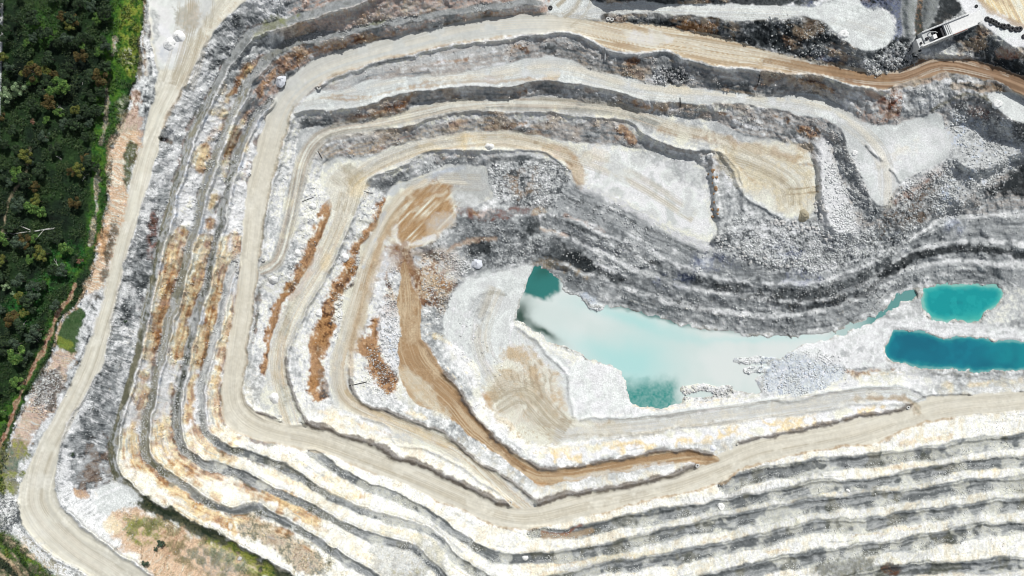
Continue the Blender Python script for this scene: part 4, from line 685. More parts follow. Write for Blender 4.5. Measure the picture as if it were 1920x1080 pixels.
P([(160,560),(190,545),(194,570),(182,600),(165,640),(145,690),(125,725),(105,760),(85,800),(62,840),(40,890),(34,900),(40,850),(70,800),(110,740),(140,670),(155,620)], ['black','grey','white','lgrey'], .9, 'rock', 4, 5); P([(70,712),(100,660),(120,655),(140,665),(110,740),(75,800),(40,850),(20,860),(30,800),(55,750)], ['mgrey','pink','tan','lgrey'], .85, 'strk', 5, 7); P([(70,700),(105,690),(120,720),(90,765),(65,760)], ['black','dgrey','lgrey'], .75, 'spk', 6, 8)
P([(122,600),(145,575),(158,580),(150,620),(138,660),(115,655),(104,640)], ['g1',alb((58,84,38)),'g1'], .95, 'rock', 3, 4); P([(105,630),(130,635),(135,655),(110,655)], ['gy','g2'], .7, 'rock'); L([(160,545),(140,575),(120,600),(108,625),(101,650)], 5, ['tan','peach','pink'], .9, 'rock')
P([(22,830),(40,820),(50,850),(36,890),(34,920),(10,925),(-40,925),(-40,860)], ['g1','gy','olive','g1'], .85, 'rock', 6, 8)
P([(-60,928),(25,930),(36,960),(36,985),(20,1000),(-60,985)], ['dgrey','mgrey','lgrey','white'], .95, 'spk', 5, 6)
P([(-60,990),(10,1000),(40,1010),(80,1040),(120,1080),(150,1110),(60,1120),(-60,1100)], ['gy','g2','olive','tan'], .9, 'rock', 6, 8); P([(25,990),(55,1005),(110,1045),(150,1080),(120,1085),(60,1040)], ['mgrey','lgrey','white','olive'], .85, 'spk', 5, 6)
L([(-30,1005),(0,1040),(30,1070),(60,1105)], 7, ['dbrown','tan','redb'], .9, 'strc', 2, 2); L([(-20,1035),(10,1065),(45,1100)], 12, ['black','gd'], .9, 'rock'); L([(-20,1000),(15,1025),(45,1060),(70,1095)], 7, ['g1','gd'], .8, 'rock')
sl, sd = polysd([(-260,-200),(7,-200),(5,60),(1,180),(-3,300),(-260,300)], 8, False, False); mixin(sl, sst(1, -1, sd).astype(f32), ['lgrey','cool'], N_SM[sl])
# spoil slope under the rim, south-west corner
P([(115,915),(160,930),(230,930),(262,950),(300,1000),(300,1060),(225,1030),(150,975)], ['mgrey','lgrey','white','white'], .9, 'strk', 5, 7); P([(175,930),(205,905),(240,915),(264,935),(230,962),(190,965)], ['lgrey','cool','white'], .95, 'strk', 4, 4); P([(140,918),(162,922),(160,935),(142,932)], ['pink','ochre','peach'], .8)
P([(200,968),(262,955),(300,975),(360,1000),(440,1040),(500,1090),(600,1180),(430,1200),(280,1070),(220,1010)], [alb((150,120,94)),alb((186,156,126)),'peach',alb((196,176,150)),'cream'], .92, 'strk', 7, 7); P([(235,970),(300,975),(310,1000),(275,1020),(240,1005)], ['g1','gy','olive','g2'], .85, 'strk', 7, 9, keep=.33); P([(310,1000),(350,1005),(330,1040),(300,1030)], ['redb','brown','peach'], .5, 'strk', 6, 8); P([(390,1010),(450,1030),(520,1080),(470,1080),(400,1040)], ['g1','gy','tan'], .85, 'rock', 6, 8, keep=.3); P([(340,1035),(420,1030),(470,1070),(400,1075)], ['lgrey','grey','tan'], .6, 'strk', 7, 8, keep=.4); B(210,985,16,['cream','yell'],.6,'strk'); P([(240,985),(330,985),(420,1035),(500,1085),(400,1080),(300,1040)], ['olive','g1',alb((120,104,70)),'gy'], .6, 'strk', 8, 10, keep=.48)
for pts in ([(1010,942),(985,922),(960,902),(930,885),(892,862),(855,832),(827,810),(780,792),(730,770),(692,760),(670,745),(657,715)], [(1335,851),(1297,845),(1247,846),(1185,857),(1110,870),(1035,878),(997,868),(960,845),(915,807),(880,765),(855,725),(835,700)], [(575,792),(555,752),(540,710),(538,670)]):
    L(pts, 7, [alb((112,106,100)),alb((136,132,128)),alb((104,96,90))], .8, 'fine', 2, 3)  # shaded side of the ramp berms painted dark
for o_ in (LAKE, POND_T, POND_B): L(o_+[o_[0]], 4.5, [alb((150,146,132)),alb((178,174,160)),'lgrey'], .55, 'fine', 2, 3)
P([(1690,-30),(1716,-30),(1716,52),(1706,66),(1694,60)], ['grey',alb((150,155,150)),'grey'], 1, 'fine', 2, 2); P([(1733,-30),(1760,-30),(1756,26),(1740,50),(1734,40)], ['mgrey',alb((146,150,146)),'mgrey'], 1, 'fine', 2, 2)
L(M_OUT[53:66], 3.4, ['brown','tan'], .7, 'fine', 1.6, 2); P([(1415,888),(1450,876),(1500,872),(1548,868),(1552,878),(1500,888),(1440,898)], ['black','dgrey','mgrey'], .85, 'strc', 3, 4); P([(1525,1062),(1600,1040),(1640,1050),(1620,1075),(1560,1085)], ['dgrey','dolive','mgrey'], .7, 'rock', 6, 7); B(1670,1068,16,['drust','black','dbrown'],.8,ry=12); L([(1090,985),(1060,999),(1018,999)], 4, ['drust','redb'], .9, 'fine'); L([(1020,1005),(1080,1003),(1110,992)], 10, ['tan','brown'], .6, 'strc')
# ------------------------------------------------------------------ general weathering
COL *= (1+.22*(N_FINE-.5)*(1-.6*FLOOR)+.14*(N_WH-.5)*(1-.75*FLOOR)+.08*(N_SM-.5))[..., None]
COL *= (1+.12*(N_SM2-.5)*(1-FLOOR))[..., None]
np.clip(COL, .008, .78, out=COL)
# ------------------------------------------------------------------ scene, light, camera
scn = bpy.context.scene
col = scn.collection
w = bpy.data.worlds.new("World"); scn.world = w; w.use_nodes = True
nt = w.node_tree; bg = nt.nodes['Background']; sky = nt.nodes.new('ShaderNodeTexSky')
SUN_EL, SUN_AZ = math.radians(52), math.radians(26)
sky.sky_type = 'NISHITA'; sky.sun_disc = False; sky.sun_elevation = SUN_EL; sky.sun_rotation = SUN_AZ
hs = nt.nodes.new('ShaderNodeHueSaturation'); hs.inputs['Saturation'].default_value = .45; nt.links.new(sky.outputs[0], hs.inputs['Color']); nt.links.new(hs.outputs[0], bg.inputs[0]); bg.inputs[1].default_value = .10
sd_ = bpy.data.lights.new('sun', 'SUN'); sd_.energy = 4.0; sd_.angle = math.radians(.5); sd_.color = (1, .985, .955)
so = bpy.data.objects.new('sun', sd_); col.objects.link(so)
from mathutils import Vector, Matrix
sdir = Vector((math.sin(SUN_AZ)*math.cos(SUN_EL), math.cos(SUN_AZ)*math.cos(SUN_EL), math.sin(SUN_EL)))
so.rotation_euler = (-sdir).to_track_quat('-Z', 'Y').to_euler(); so.location = sdir*500
cd = bpy.data.cameras.new('camera'); cd.lens = 24; cd.sensor_width = 36; cd.clip_end = 5000; cd.clip_start = 1
co = bpy.data.objects.new('camera', cd); co.location = (0, 0, H); co.rotation_euler = (0, 0, 0); col.objects.link(co); scn.camera = co
scn.view_settings.view_transform = 'Standard'; scn.view_settings.look = 'None'; scn.view_settings.gamma = 1; scn.view_settings.exposure = -0.11
scn.view_settings.use_curve_mapping = False
try: scn.cycles.pixel_filter_type = 'BLACKMAN_HARRIS'; scn.cycles.filter_width = 1.05
except Exception: pass
try: scn.cycles.max_bounces = 4; scn.cycles.diffuse_bounces = 2
except Exception: pass

def mat(name, base=None, rough=.9, attr=False, bump=None, noise=None, metal=0.0, spec=.3):
    m = bpy.data.materials.new(name); m.use_nodes = True; n = m.node_tree; b = n.nodes['Principled BSDF']
    b.inputs['Roughness'].default_value = rough; b.inputs['Metallic'].default_value = metal
    b.inputs['Specular IOR Level'].default_value = spec
    src = None
    if attr:
        a = n.nodes.new('ShaderNodeAttribute'); a.attribute_name = 'Col'; src = a.outputs['Color']
    if noise:
        sc, amt = noise
        tc = n.nodes.new('ShaderNodeTexCoord'); nz = n.nodes.new('ShaderNodeTexNoise'); nz.inputs['Scale'].default_value = sc; nz.inputs['Detail'].default_value = 4
        n.links.new(tc.outputs['Object'], nz.inputs['Vector'])
        mr = n.nodes.new('ShaderNodeMapRange'); mr.inputs[1].default_value = .25; mr.inputs[2].default_value = .75; mr.inputs[3].default_value = 1-amt; mr.inputs[4].default_value = 1+amt
        n.links.new(nz.outputs['Fac'], mr.inputs[0])
        mx = n.nodes.new('ShaderNodeMix'); mx.data_type = 'RGBA'; mx.blend_type = 'MULTIPLY'; mx.inputs[0].default_value = 1
        if src: n.links.new(src, mx.inputs[6])
        else: mx.inputs[6].default_value = (*base, 1)
        n.links.new(mr.outputs[0], mx.inputs[7]); src = mx.outputs[2]
    if src: n.links.new(src, b.inputs['Base Color'])
    elif base is not None: b.inputs['Base Color'].default_value = (*base, 1)
    if bump:
        sc, st, di = bump
        tc = n.nodes.new('ShaderNodeTexCoord'); nz = n.nodes.new('ShaderNodeTexNoise'); nz.inputs['Scale'].default_value = sc; nz.inputs['Detail'].default_value = 3
        n.links.new(tc.outputs['Object'], nz.inputs['Vector'])
        bp = n.nodes.new('ShaderNodeBump'); bp.inputs['Strength'].default_value = st; bp.inputs['Distance'].default_value = di
        n.links.new(nz.outputs['Fac'], bp.inputs['Height']); n.links.new(bp.outputs[0], b.inputs['Normal'])
    return m
M_GROUND = mat('quarry_rock_and_soil', attr=True, rough=.95, noise=(1.5, .24), bump=(1.6, .35, .4), spec=.15)
M_ROAD = mat('compacted_road_base', attr=True, rough=.95, noise=(.25, .04), bump=(1.2, .05, .2), spec=.15)
M_GRASS = mat('grassland_soil', attr=True, rough=.95, noise=(.9, .4), bump=(1.2, .8, .6), spec=.1)

def meshobj(name, co_, faces, m, colors=None, smooth_=True, uvz=None):
    """co_ (n,3) array, faces (m,k) array"""
    me = bpy.data.meshes.new(name); k = faces.shape[1]
    me.vertices.add(len(co_)); me.vertices.foreach_set('co', np.ascontiguousarray(co_, f32).ravel())
    me.loops.add(faces.size); me.polygons.add(len(faces))
    me.loops.foreach_set('vertex_index', np.ascontiguousarray(faces, np.int32).ravel())
    me.polygons.foreach_set('loop_start', np.arange(0, faces.size, k, dtype=np.int32))
    me.polygons.foreach_set('loop_total', np.full(len(faces), k, np.int32))
    if smooth_: me.polygons.foreach_set('use_smooth', np.ones(len(faces), bool))
    me.update(calc_edges=True)
    if colors is not None:
        at_ = me.color_attributes.new('Col', 'FLOAT_COLOR', 'POINT')
        c4 = np.ones((len(co_), 4), f32); c4[:, :3] = colors; at_.data.foreach_set('color', c4.ravel())
    me.materials.append(m)
    o = bpy.data.objects.new(name, me); col.objects.link(o)
    return o
def sub(co_, faces, colors=None):
    """keep only the used vertices"""
    ids, inv = np.unique(faces.ravel(), return_inverse=True)
    return co_[ids], inv.reshape(faces.shape), (colors[ids] if colors is not None else None)
kz = (H-Z)/H
CO = np.stack([(U-960)*S*kz, -(V-540)*S*kz, Z], -1).reshape(-1, 3)
CF = COL.reshape(-1, 3)
idx = np.arange(NU*NV).reshape(NV, NU)
Q4 = np.stack([idx[:-1, :-1], idx[1:, :-1], idx[1:, 1:], idx[:-1, 1:]], -1)
FC = CLS[:-1, :-1]
for cls, nm, mm in ((0, 'terrain', M_GROUND), (1, 'haul_road', M_ROAD), (2, 'grass_ground', M_GRASS), (3, 'dirt_track', M_GROUND)):
    c_, f_, k_ = sub(CO, Q4[FC == cls], CF)
    o = meshobj(nm, c_, f_, mm, k_); o['kind'] = 'structure'
# far country: one apron from the survey edge to the horizon
ring = np.concatenate([idx[0, ::16], idx[::16, -1], idx[-1, ::-16], idx[::-16, 0]])
r0 = CO[ring]; ang = np.arctan2(r0[:, 1], r0[:, 0]); r1 = r0*np.array([1.06, 1.06, 1]); r2 = np.stack([4000*np.cos(ang), 4000*np.sin(ang), 0*ang], -1)
n = len(ring); cc = np.concatenate([r0, r1, r2]); i = np.arange(n); j = (i+1) % n
ff = np.concatenate([np.stack([i, i+n, j+n, j], -1), np.stack([i+n, i+2*n, j+2*n, j+n], -1)])
kc = np.concatenate([CF[ring], np.tile(A['olive']*.6+A['g1']*.4, (n, 1)), np.tile(A['g1'], (n, 1))])
o = meshobj('surrounding_ground', cc, ff[:, ::-1], M_GROUND, kc); o['kind'] = 'structure'

# ------------------------------------------------------------------ water
def water(name, outl, lev, paint, rough=.08):
    sl, sd = polysd(outl, 30)
    ins = (sd < 7)
    W = np.empty(sd.shape+(3,), f32); paint(W, U[sl], V[sl], sd, sl)
    kk = (H-lev)/H
    c = np.stack([(U[sl]-960)*S*kk, -(V[sl]-540)*S*kk, np.full(sd.shape, lev)], -1).reshape(-1, 3)
    ii = np.arange(sd.size).reshape(sd.shape)
    q = np.stack([ii[:-1, :-1], ii[1:, :-1], ii[1:, 1:], ii[:-1, 1:]], -1)
    keep = ins[:-1, :-1] & ins[1:, 1:] & ins[:-1, 1:] & ins[1:, :-1]
    c, f, k = sub(c, q[keep], W.reshape(-1, 3))
    m = mat(name+'_water', attr=True, rough=rough, bump=(1.1, .12, .3), spec=.4)
    o = meshobj(name, c, f, m, k); o['kind'] = 'structure'; return o
def mix3(W, c, m): W += (np.array(c, f32)-W)*m[..., None]
def g(u, v, cx, cy, rx, ry, rot=0):
    c, s = math.cos(rot), math.sin(rot); x = (u-cx)*c+(v-cy)*s; y = -(u-cx)*s+(v-cy)*c
    return np.exp(-((x/rx)**2+(y/ry)**2))
def lakep(W, u, v, sd, sl):
    n = N_MID[sl]-.5; n2 = N_SM[sl]-.5
    u = u+12*n; v = v+12*(N_MID2[sl]-.5)
    W[:] = alb((210,221,216))
    mix3(W, alb((224,228,224)), sst(.3, .7, N_BIG[sl])*.7); mix3(W, alb((222,228,224)), sst(1400, 1520, u)*.9)
    mix3(W, alb((168,218,214)), np.clip(g(u,v,1195,680,70,50)+.6*g(u,v,1110,655,60,22,.5)+.8*g(u,v,1190,600,110,16,.28)+.5*g(u,v,1430,634,150,8), 0, 1)*.8)
    mix3(W, alb((52,122,116)), sst(.36, .62, g(u,v,1014,522,46,42,.3)+.12*n2))
    mix3(W, alb((40,70,58)), np.clip(g(u,v,978,592,16,34,.35)+g(u,v,1015,510,14,12)*.5+g(u,v,1018,622,34,8,.5), 0, 1)*.95)
    mix3(W, alb((52,142,134)), sst(696, 734, V[sl]+10*n2+6*n)*sst(1286, 1256, U[sl]+10*n2)*(.85+.25*(N_FINE[sl]-.5)))
    mix3(W, alb((58,108,104)), np.clip(sst(-6, 2, sd)*sst(640, 600, v+0*u)*sst(1100, 1180, U[sl])*sst(1470, 1400, U[sl]), 0, 1)*.8)
    mix3(W, alb((70,140,136)), sst(1590, 1640, U[sl])*.9); mix3(W, alb((120,170,166)), sst(1540, 1580, U[sl])*sst(1640, 1600, U[sl])*.5)
water('quarry_lake', LAKE, -67.6, lakep, .12)
def tealp(W, u, v, sd, sl):
    W[:] = alb((22,150,152)); mix3(W, alb((16,128,138)), sst(.4, .7, N_MID[sl])*.6); mix3(W, alb((36,168,166)), sst(.45,.75,N_SM2[sl])*.5); mix3(W, alb((84,188,176)), sst(-13, 0, sd+6*(N_MID[sl]-.5))*.8); mix3(W, alb((150,196,184)), sst(-4, 1, sd)*.7); mix3(W, alb((70,180,165)), g(u,v,1830,597,30,10)*.5)
water('teal_pond', POND_T, -67.2, tealp)
def bluep(W, u, v, sd, sl):
    W[:] = alb((8,112,132)); mix3(W, alb((14,126,144)), sst(.4, .7, N_MID[sl])*.6); mix3(W, alb((26,140,146)), sst(1800, 1930, u)*.8); mix3(W, alb((4,98,120)), sst(.4,.7,N_BIG[sl])*.6); mix3(W, alb((40,146,150)), sst(-11, 0, sd+6*(N_SM2[sl]-.5))*.7); mix3(W, alb((130,184,178)), sst(-4, 1, sd)*.7)
water('blue_pond', POND_B, -67.4, bluep)
# ------------------------------------------------------------------ things
def tag(o, label=None, cat=None, group=None, kind=None):
    if label: o['label'] = label
    if cat: o['category'] = cat
    if group: o['group'] = group
    if kind: o['kind'] = kind
    return o
def empty(name, loc, rz=0.0, sc=1.0):
    o = bpy.data.objects.new(name, None); o.empty_display_size = .5; col.objects.link(o)
    o.location = loc; o.rotation_euler = (0, 0, rz); o.scale = (sc, sc, sc) if not isinstance(sc, tuple) else sc
    return o
class MB:
    def __init__(s): s.v = []; s.f = []
    def box(s, x0, x1, y0, y1, z0, z1):
        n = len(s.v); s.v += [(x0,y0,z0),(x1,y0,z0),(x1,y1,z0),(x0,y1,z0),(x0,y0,z1),(x1,y0,z1),(x1,y1,z1),(x0,y1,z1)]
        s.f += [tuple(n+i for i in q) for q in ((3,2,1,0),(4,5,6,7),(0,1,5,4),(1,2,6,5),(2,3,7,6),(3,0,4,7))]; return s
    def tube(s, pts, rs, k=7):
        prev = None
        for i, p in enumerate(pts):
            p = Vector(p); d = (Vector(pts[min(i+1, len(pts)-1)])-Vector(pts[max(i-1, 0)])).normalized()
            a = d.orthogonal().normalized(); b = d.cross(a); n = len(s.v)
            r = rs[i] if isinstance(rs, (list, tuple)) else rs
            s.v += [tuple(p+(a*math.cos(6.2832*j/k)+b*math.sin(6.2832*j/k))*r) for j in range(k)]
            if prev is not None: s.f += [(prev+j, prev+(j+1) % k, n+(j+1) % k, n+j) for j in range(k)]
            else: s.f.append(tuple(n+j for j in range(k))[::-1])
            prev = n
        s.f.append(tuple(prev+j for j in range(k))); return s
    def lathe(s, prof, k=24, closed=False):
        n = len(s.v); m = len(prof)
        for j in range(k):
            a = 6.2832*j/k; s.v += [(r*math.cos(a), r*math.sin(a), z) for r, z in prof]
        for j in range(k):
            for i in range(m if closed else m-1):
                i2 = (i+1) % m; j2 = (j+1) % k
                s.f.append((n+j*m+i, n+j2*m+i, n+j2*m+i2, n+j*m+i2))
        return s
    def poly(s, pts):
        n = len(s.v); s.v += list(pts); s.f.append(tuple(range(n, n+len(pts)))); return s
    def build(s, name, m, parent=None, bevel=0.0, smooth_=False):
        me = bpy.data.meshes.new(name); me.from_pydata(s.v, [], s.f); me.update(); me.materials.append(m)
        if smooth_: me.polygons.foreach_set('use_smooth', [True]*len(me.polygons))
        o = bpy.data.objects.new(name, me); col.objects.link(o)
        if parent: o.parent = parent
        if bevel:
            b = o.modifiers.new('bevel', 'BEVEL'); b.width = bevel; b.segments = 1; b.limit_method = 'ANGLE'
        return o
def duplicate(root, loc, rz=0.0, sc=1.0, label=None, group=None):
    r = root.copy(); col.objects.link(r); r.location = loc; r.rotation_euler = (0, 0, rz)
    r.scale = (sc, sc, sc) if not isinstance(sc, tuple) else sc
    if label: r['label'] = label
    if group: r['group'] = group
    elif 'group' in r: del r['group']
    for ch in list(root.children):
        c = ch.copy(); col.objects.link(c); c.parent = r
    return r
def ico(sub_=0):
    t = (1+5**.5)/2
    v = np.array([(-1,t,0),(1,t,0),(-1,-t,0),(1,-t,0),(0,-1,t),(0,1,t),(0,-1,-t),(0,1,-t),(t,0,-1),(t,0,1),(-t,0,-1),(-t,0,1)], float); v /= np.linalg.norm(v[0])
    f = [(0,11,5),(0,5,1),(0,1,7),(0,7,10),(0,10,11),(1,5,9),(5,11,4),(11,10,2),(10,7,6),(7,1,8),(3,9,4),(3,4,2),(3,2,6),(3,6,8),(3,8,9),(4,9,5),(2,4,11),(6,2,10),(8,6,7),(9,8,1)]
    for _ in range(sub_):
        v = list(map(tuple, v)); c = {}; nf = []
        def mid(a, b):
            k = (min(a, b), max(a, b))
            if k not in c:
                m = np.array(v[a])+np.array(v[b]); v.append(tuple(m/np.linalg.norm(m))); c[k] = len(v)-1
            return c[k]
        for a, b, d in f:
            x, y, z = mid(a, b), mid(b, d), mid(d, a); nf += [(a,x,z),(b,y,x),(d,z,y),(x,y,z)]
        f = nf; v = np.array(v)
    return np.array(v), np.array(f)
# ---- loose broken rock
IV, IF = ico(0)
M_RUB = mat('broken_rock', attr=True, rough=.9, noise=(2.5, .15), spec=.2)
def gidx(u, v): return np.clip(((v-V0)/DX).astype(int), 0, NV-1), np.clip(((u-U0)/DX).astype(int), 0, NU-1)
def scatter(name, n, weight, smin, smax, pw, lighten, kind='stuff'):
    wv = weight.ravel().astype(float); cs = np.cumsum(wv); cs /= cs[-1]
    pick = np.searchsorted(cs, rng.random(n)); iy, ix = pick//NU, pick % NU
    u = U0+DX*(ix+rng.random(n)); v = V0+DX*(iy+rng.random(n))
    s = smin*(smax/smin)**(rng.random(n)**pw)
    z = Z[iy, ix]+s*.12
    k = (H-z)/H; c = np.stack([(u-960)*S*k, -(v-540)*S*k, z], -1)
    jit = 1+.35*(rng.random((n, 12, 3))-.5)*2
    vv = IV[None]*jit*(s[:, None, None]*np.array([1, 1, .8]))*(1+.5*(rng.random((n, 1, 3))-.5))
    a = rng.random(n)*6.283; ca, sa = np.cos(a)[:, None], np.sin(a)[:, None]
    x = vv[..., 0]*ca-vv[..., 1]*sa; y = vv[..., 0]*sa+vv[..., 1]*ca
    P_ = np.stack([x, y, vv[..., 2]], -1)+c[:, None]
    F_ = (IF[None]+12*np.arange(n)[:, None, None]).reshape(-1, 3)
    b = COL[iy, ix]; t = rng.random((n, 1))
    tgt = np.where(t < lighten, np.array(A['lgrey']), b*1.25)*(.65+.6*rng.random((n, 1)))
    kc = np.clip(.35*b+.65*tgt, .02, .78)
    o = meshobj(name, P_.reshape(-1, 3), F_, M_RUB, np.repeat(kc, 12, 0), smooth_=False)
    return tag(o, kind=kind)
inf = ((U > -40) & (U < 1960) & (V > -30) & (V < 1110)).astype(f32)
pat = sst(.35, .75, N_SM2)*.8+.2
pat = sst(.35, .75, N_SM2*.5+N_MID*.5)*.9+.1
scatter('rubble', 30000, RUB**2.2*pat*inf*(1-.9*FLOOR), .2, .75, 1.9, .6)
toe = STEEP*(1-FLOOR)*(CLS == 0)*inf*sst(.5, .75, N_MID2*.5+N_SM2*.5)
scatter('scree', 22000, toe, .16, .5, 2.0, .35)
bt = np.zeros((NV, NU), f32)
for n in ('B', 'C', 'C2', 'E', 'F', 'G'):
    sl, sd, d, t = ROADS[n]; bt[sl] = np.maximum(bt[sl], sst(5, 0, sd)*sst(16, 3, DT[sl]))
scatter('bench_scree', 16000, bt*inf*sst(.4, .7, N_SM2*.5+N_MID2*.5), .18, .55, 2.0, .8)
# ---- boulders one can pick out
BV, BF = ico(2)
M_BLD = [mat('pale_boulder', (.55, .54, .52), .9, noise=(1.5, .25)), mat('grey_boulder', (.3, .3, .3), .9, noise=(1.5, .3)), mat('rusty_boulder', (.32, .2, .11), .9, noise=(1.5, .3))]
def bmesh_rock(name, seed, m):
    r = np.random.default_rng(seed); v = BV.copy()
    for _ in range(9):
        d = r.normal(size=3); d /= np.linalg.norm(d); h = .55+.3*r.random(); q = v@d; v -= np.outer(np.maximum(q-h, 0), d)
    v *= np.array([1, .75+.3*r.random(), .65+.2*r.random()]); v[:, 2] += .35
    o = meshobj(name, v, BF, m, smooth_=False); return o
BASE = [[bmesh_rock('boulder', 10*i+j, M_BLD[i]) for j in range(3)] for i in range(3)]
used = set()
def boulders(spots, ci, label, group, smin=.8, smax=1.5):
    for (u, v) in spots:
        j = random.randrange(3); b = BASE[ci][j]
        if (ci, j) in used: b = b.copy(); col.objects.link(b)
        used.add((ci, j))
        s = random.uniform(smin, smax); b.location = at(u, v, -.15*s); b.rotation_euler = (0, 0, random.random()*6.28); b.scale = (s, s, s)
        tag(b, label, 'boulder', group)
def within(poly, n):
    us = [p[0] for p in poly]; vs = [p[1] for p in poly]; out = []
    while len(out) < n:
        u = random.uniform(min(us), max(us)); v = random.uniform(min(vs), max(vs)); ins = False
        for i in range(len(poly)):
            x0, y0 = poly[i-1]; x1, y1 = poly[i]
            if (y0 > v) != (y1 > v) and u < (x1-x0)*(v-y0)/(y1-y0)+x0: ins = not ins
        if ins: out.append((u, v))
    return out
boulders(within([(1445,410),(1500,415),(1550,435),(1570,452),(1540,455),(1490,432),(1445,422)], 34), 0, 'pale angular boulder in the row below the yellow working pad', 'boulders below the yellow pad', .8, 1.4)
boulders(within([(1526,370),(1540,365),(1552,400),(1545,415),(1530,405)], 16), 0, 'whitish boulder heaped at the right edge of the yellow pad', 'boulders at the right edge of the pad', .8, 1.5)
boulders(within([(1275,720),(1368,722),(1360,740),(1285,752)], 40), 0, 'white boulder in the rock heap at the south shore of the milky lake', 'boulders on the lake shore', .6, 1.1)
boulders(within([(1230,134),(1284,132),(1288,155),(1230,154)], 30), 1, 'grey boulder in the oval pile below the upper haul road', 'boulders of the oval pile', .7, 1.3)
boulders(within([(1665,95),(1715,85),(1722,108),(1680,130),(1655,128)], 30), 1, 'dark grey boulder in the spill at the foot of the tip pocket', 'boulders below the tip pocket', .7, 1.3)
boulders(within([(1325,320),(1343,318),(1348,400),(1352,412),(1335,408)], 14), 2, 'rust stained boulder on the ridge right of the white floor', 'rusty boulders beside the white floor', .7, 1.4)
boulders(within([(1345,440),(1400,470),(1460,490),(1520,488),(1480,505),(1400,495),(1340,465)], 34), 0, 'pale boulder strewn over the dark slope under the yellow pad', 'boulders on the dark slope', .6, 1.3)
boulders(within([(780,495),(840,480),(865,510),(835,550),(800,565)], 26), 0, 'cream boulder in the rusty rubble above the brown ramp', 'boulders above the brown ramp', .5, 1.0)
boulders([(308,262)], 0, 'lone white boulder beside the upper rim road above the black gully', None, 1.0, 1.0)
boulders([(450,1046)], 0, 'white boulder at the edge of the dark green bench, bottom left', None, 1.5, 1.5)
for b in bpy.data.objects:
    if b.name.startswith('boulder') and b.get('group') is None and 'group' in b: del b['group']
for ci in range(3):
    for j in range(3):
        if (ci, j) not in used: bpy.data.objects.remove(BASE[ci][j])
# ---- piles of crushed stone
def pile(u, v, r, h, m, label, cat='stone pile', name='stone_pile', flat=0.0, seed=1, group=None):
    rr = np.random.default_rng(seed); K_ = 30; R_ = 12; vs = [(0, 0, h)]; fs = []
    ph = rr.random(4)*6.28
    for i in range(1, R_+1):
        for j in range(K_):
            a = 6.2832*j/K_; t = i/R_; e = 1+.10*math.sin(2*a+ph[0])+.07*math.sin(3*a+ph[1])+.04*math.sin(7*a+ph[2])
            tt = max(0, (t-flat)/(1-flat)); hh = h*(1-tt**1.05)
            x, y = r*t*e*math.cos(a), r*t*e*math.sin(a)
            vs.append((x+rr.normal()*.04*r, y+rr.normal()*.04*r, hh*(1+.05*rr.normal())-.5*t**6))
    for j in range(K_): fs.append((0, 1+j, 1+(j+1) % K_))
    for i in range(R_-1):
        for j in range(K_):
            a0 = 1+i*K_+j; a1 = 1+i*K_+(j+1) % K_; fs.append((a0, a0+K_, a1+K_, a1))
    me = bpy.data.meshes.new(name); me.from_pydata(vs, [], fs); me.materials.append(m)
    me.polygons.foreach_set('use_smooth', [True]*len(me.polygons))
    o = bpy.data.objects.new(name, me); col.objects.link(o); o.location = at(u, v)
    return tag(o, label, cat, group)
M_WP = mat('white_crushed_limestone', (.74, .74, .72), .95, noise=(3, .06), bump=(4, .4, .1)); M_YP = mat('olive_sand', (.36, .32, .23), .95, noise=(2, .12), bump=(4, .5, .1)); M_BP = mat('bluish_white_fines', (.66, .68, .72), .95, noise=(2, .06))
S_ = S
for (u, v, r, h, m, fl, lab) in ((918,276,10,2.6,M_WP,.1,'white cone of crushed stone on the tan bench above the central rubble'), (1332,291,8,2.2,M_WP,.05,'small white stone cone at the upper right corner of the white floor'), (585,387,8,1.8,M_WP,.1,'white stone heap at the top end of the rust brown seam'), (557,475,9.5,2.4,M_WP,.1,'white stone heap left of the middle of the rust brown seam'), (512,523,11,2.6,M_WP,.15,'white stone heap just below the hairpin tyre marker'), (514,746,12,2.4,M_WP,.1,'rounded white heap in the corner where the bench joins the main road'), (597,587,9,1.2,M_WP,.4,'flat white oval heap on the pale bench'), (645,482,10,2.0,M_WP,.1,'white heap beside the second rust brown seam'), (1870,195,10,.9,M_WP,.75,'flat round white heap on the far right pad'), (1352,950,9,1.0,M_WP,.7,'round flat white heap on the lower bench'), (1602,287,7,.8,M_WP,.6,'small pale round heap on the grey floor at its left edge'), (1582,64,10,.7,M_WP,.6,'flat round heap on the white dump pad at the top'), (525,150,13,2.2,M_BP,.1,'bluish white pile at the outer bend of the upper main road'), (1507,404,13,2.6,M_YP,.25,'olive sand mound at the corner of the yellow pad'), (335,68,13,2.2,M_WP,.1,'large white pile at the upper left end of the rim road'), (318,82,14,1.8,M_WP,.2,'long white pile beside the largest one on the rim floor'), (1337,842,8,1.0,M_BP,.2,'bluish white heap at the brown road junction'), (985,1046,7,.9,M_WP,.2,'tiny white heap on the dark lower bench'), (893,492,14,1.6,M_BP,.1,'pale stone heap on the dark rubble left of the lake'), (1590,921,5,1.6,M_WP,.1,'little white heap on the second bench below the main road')):
    pile(u, v, r*S_, h, m, lab, flat=fl, seed=int(u))
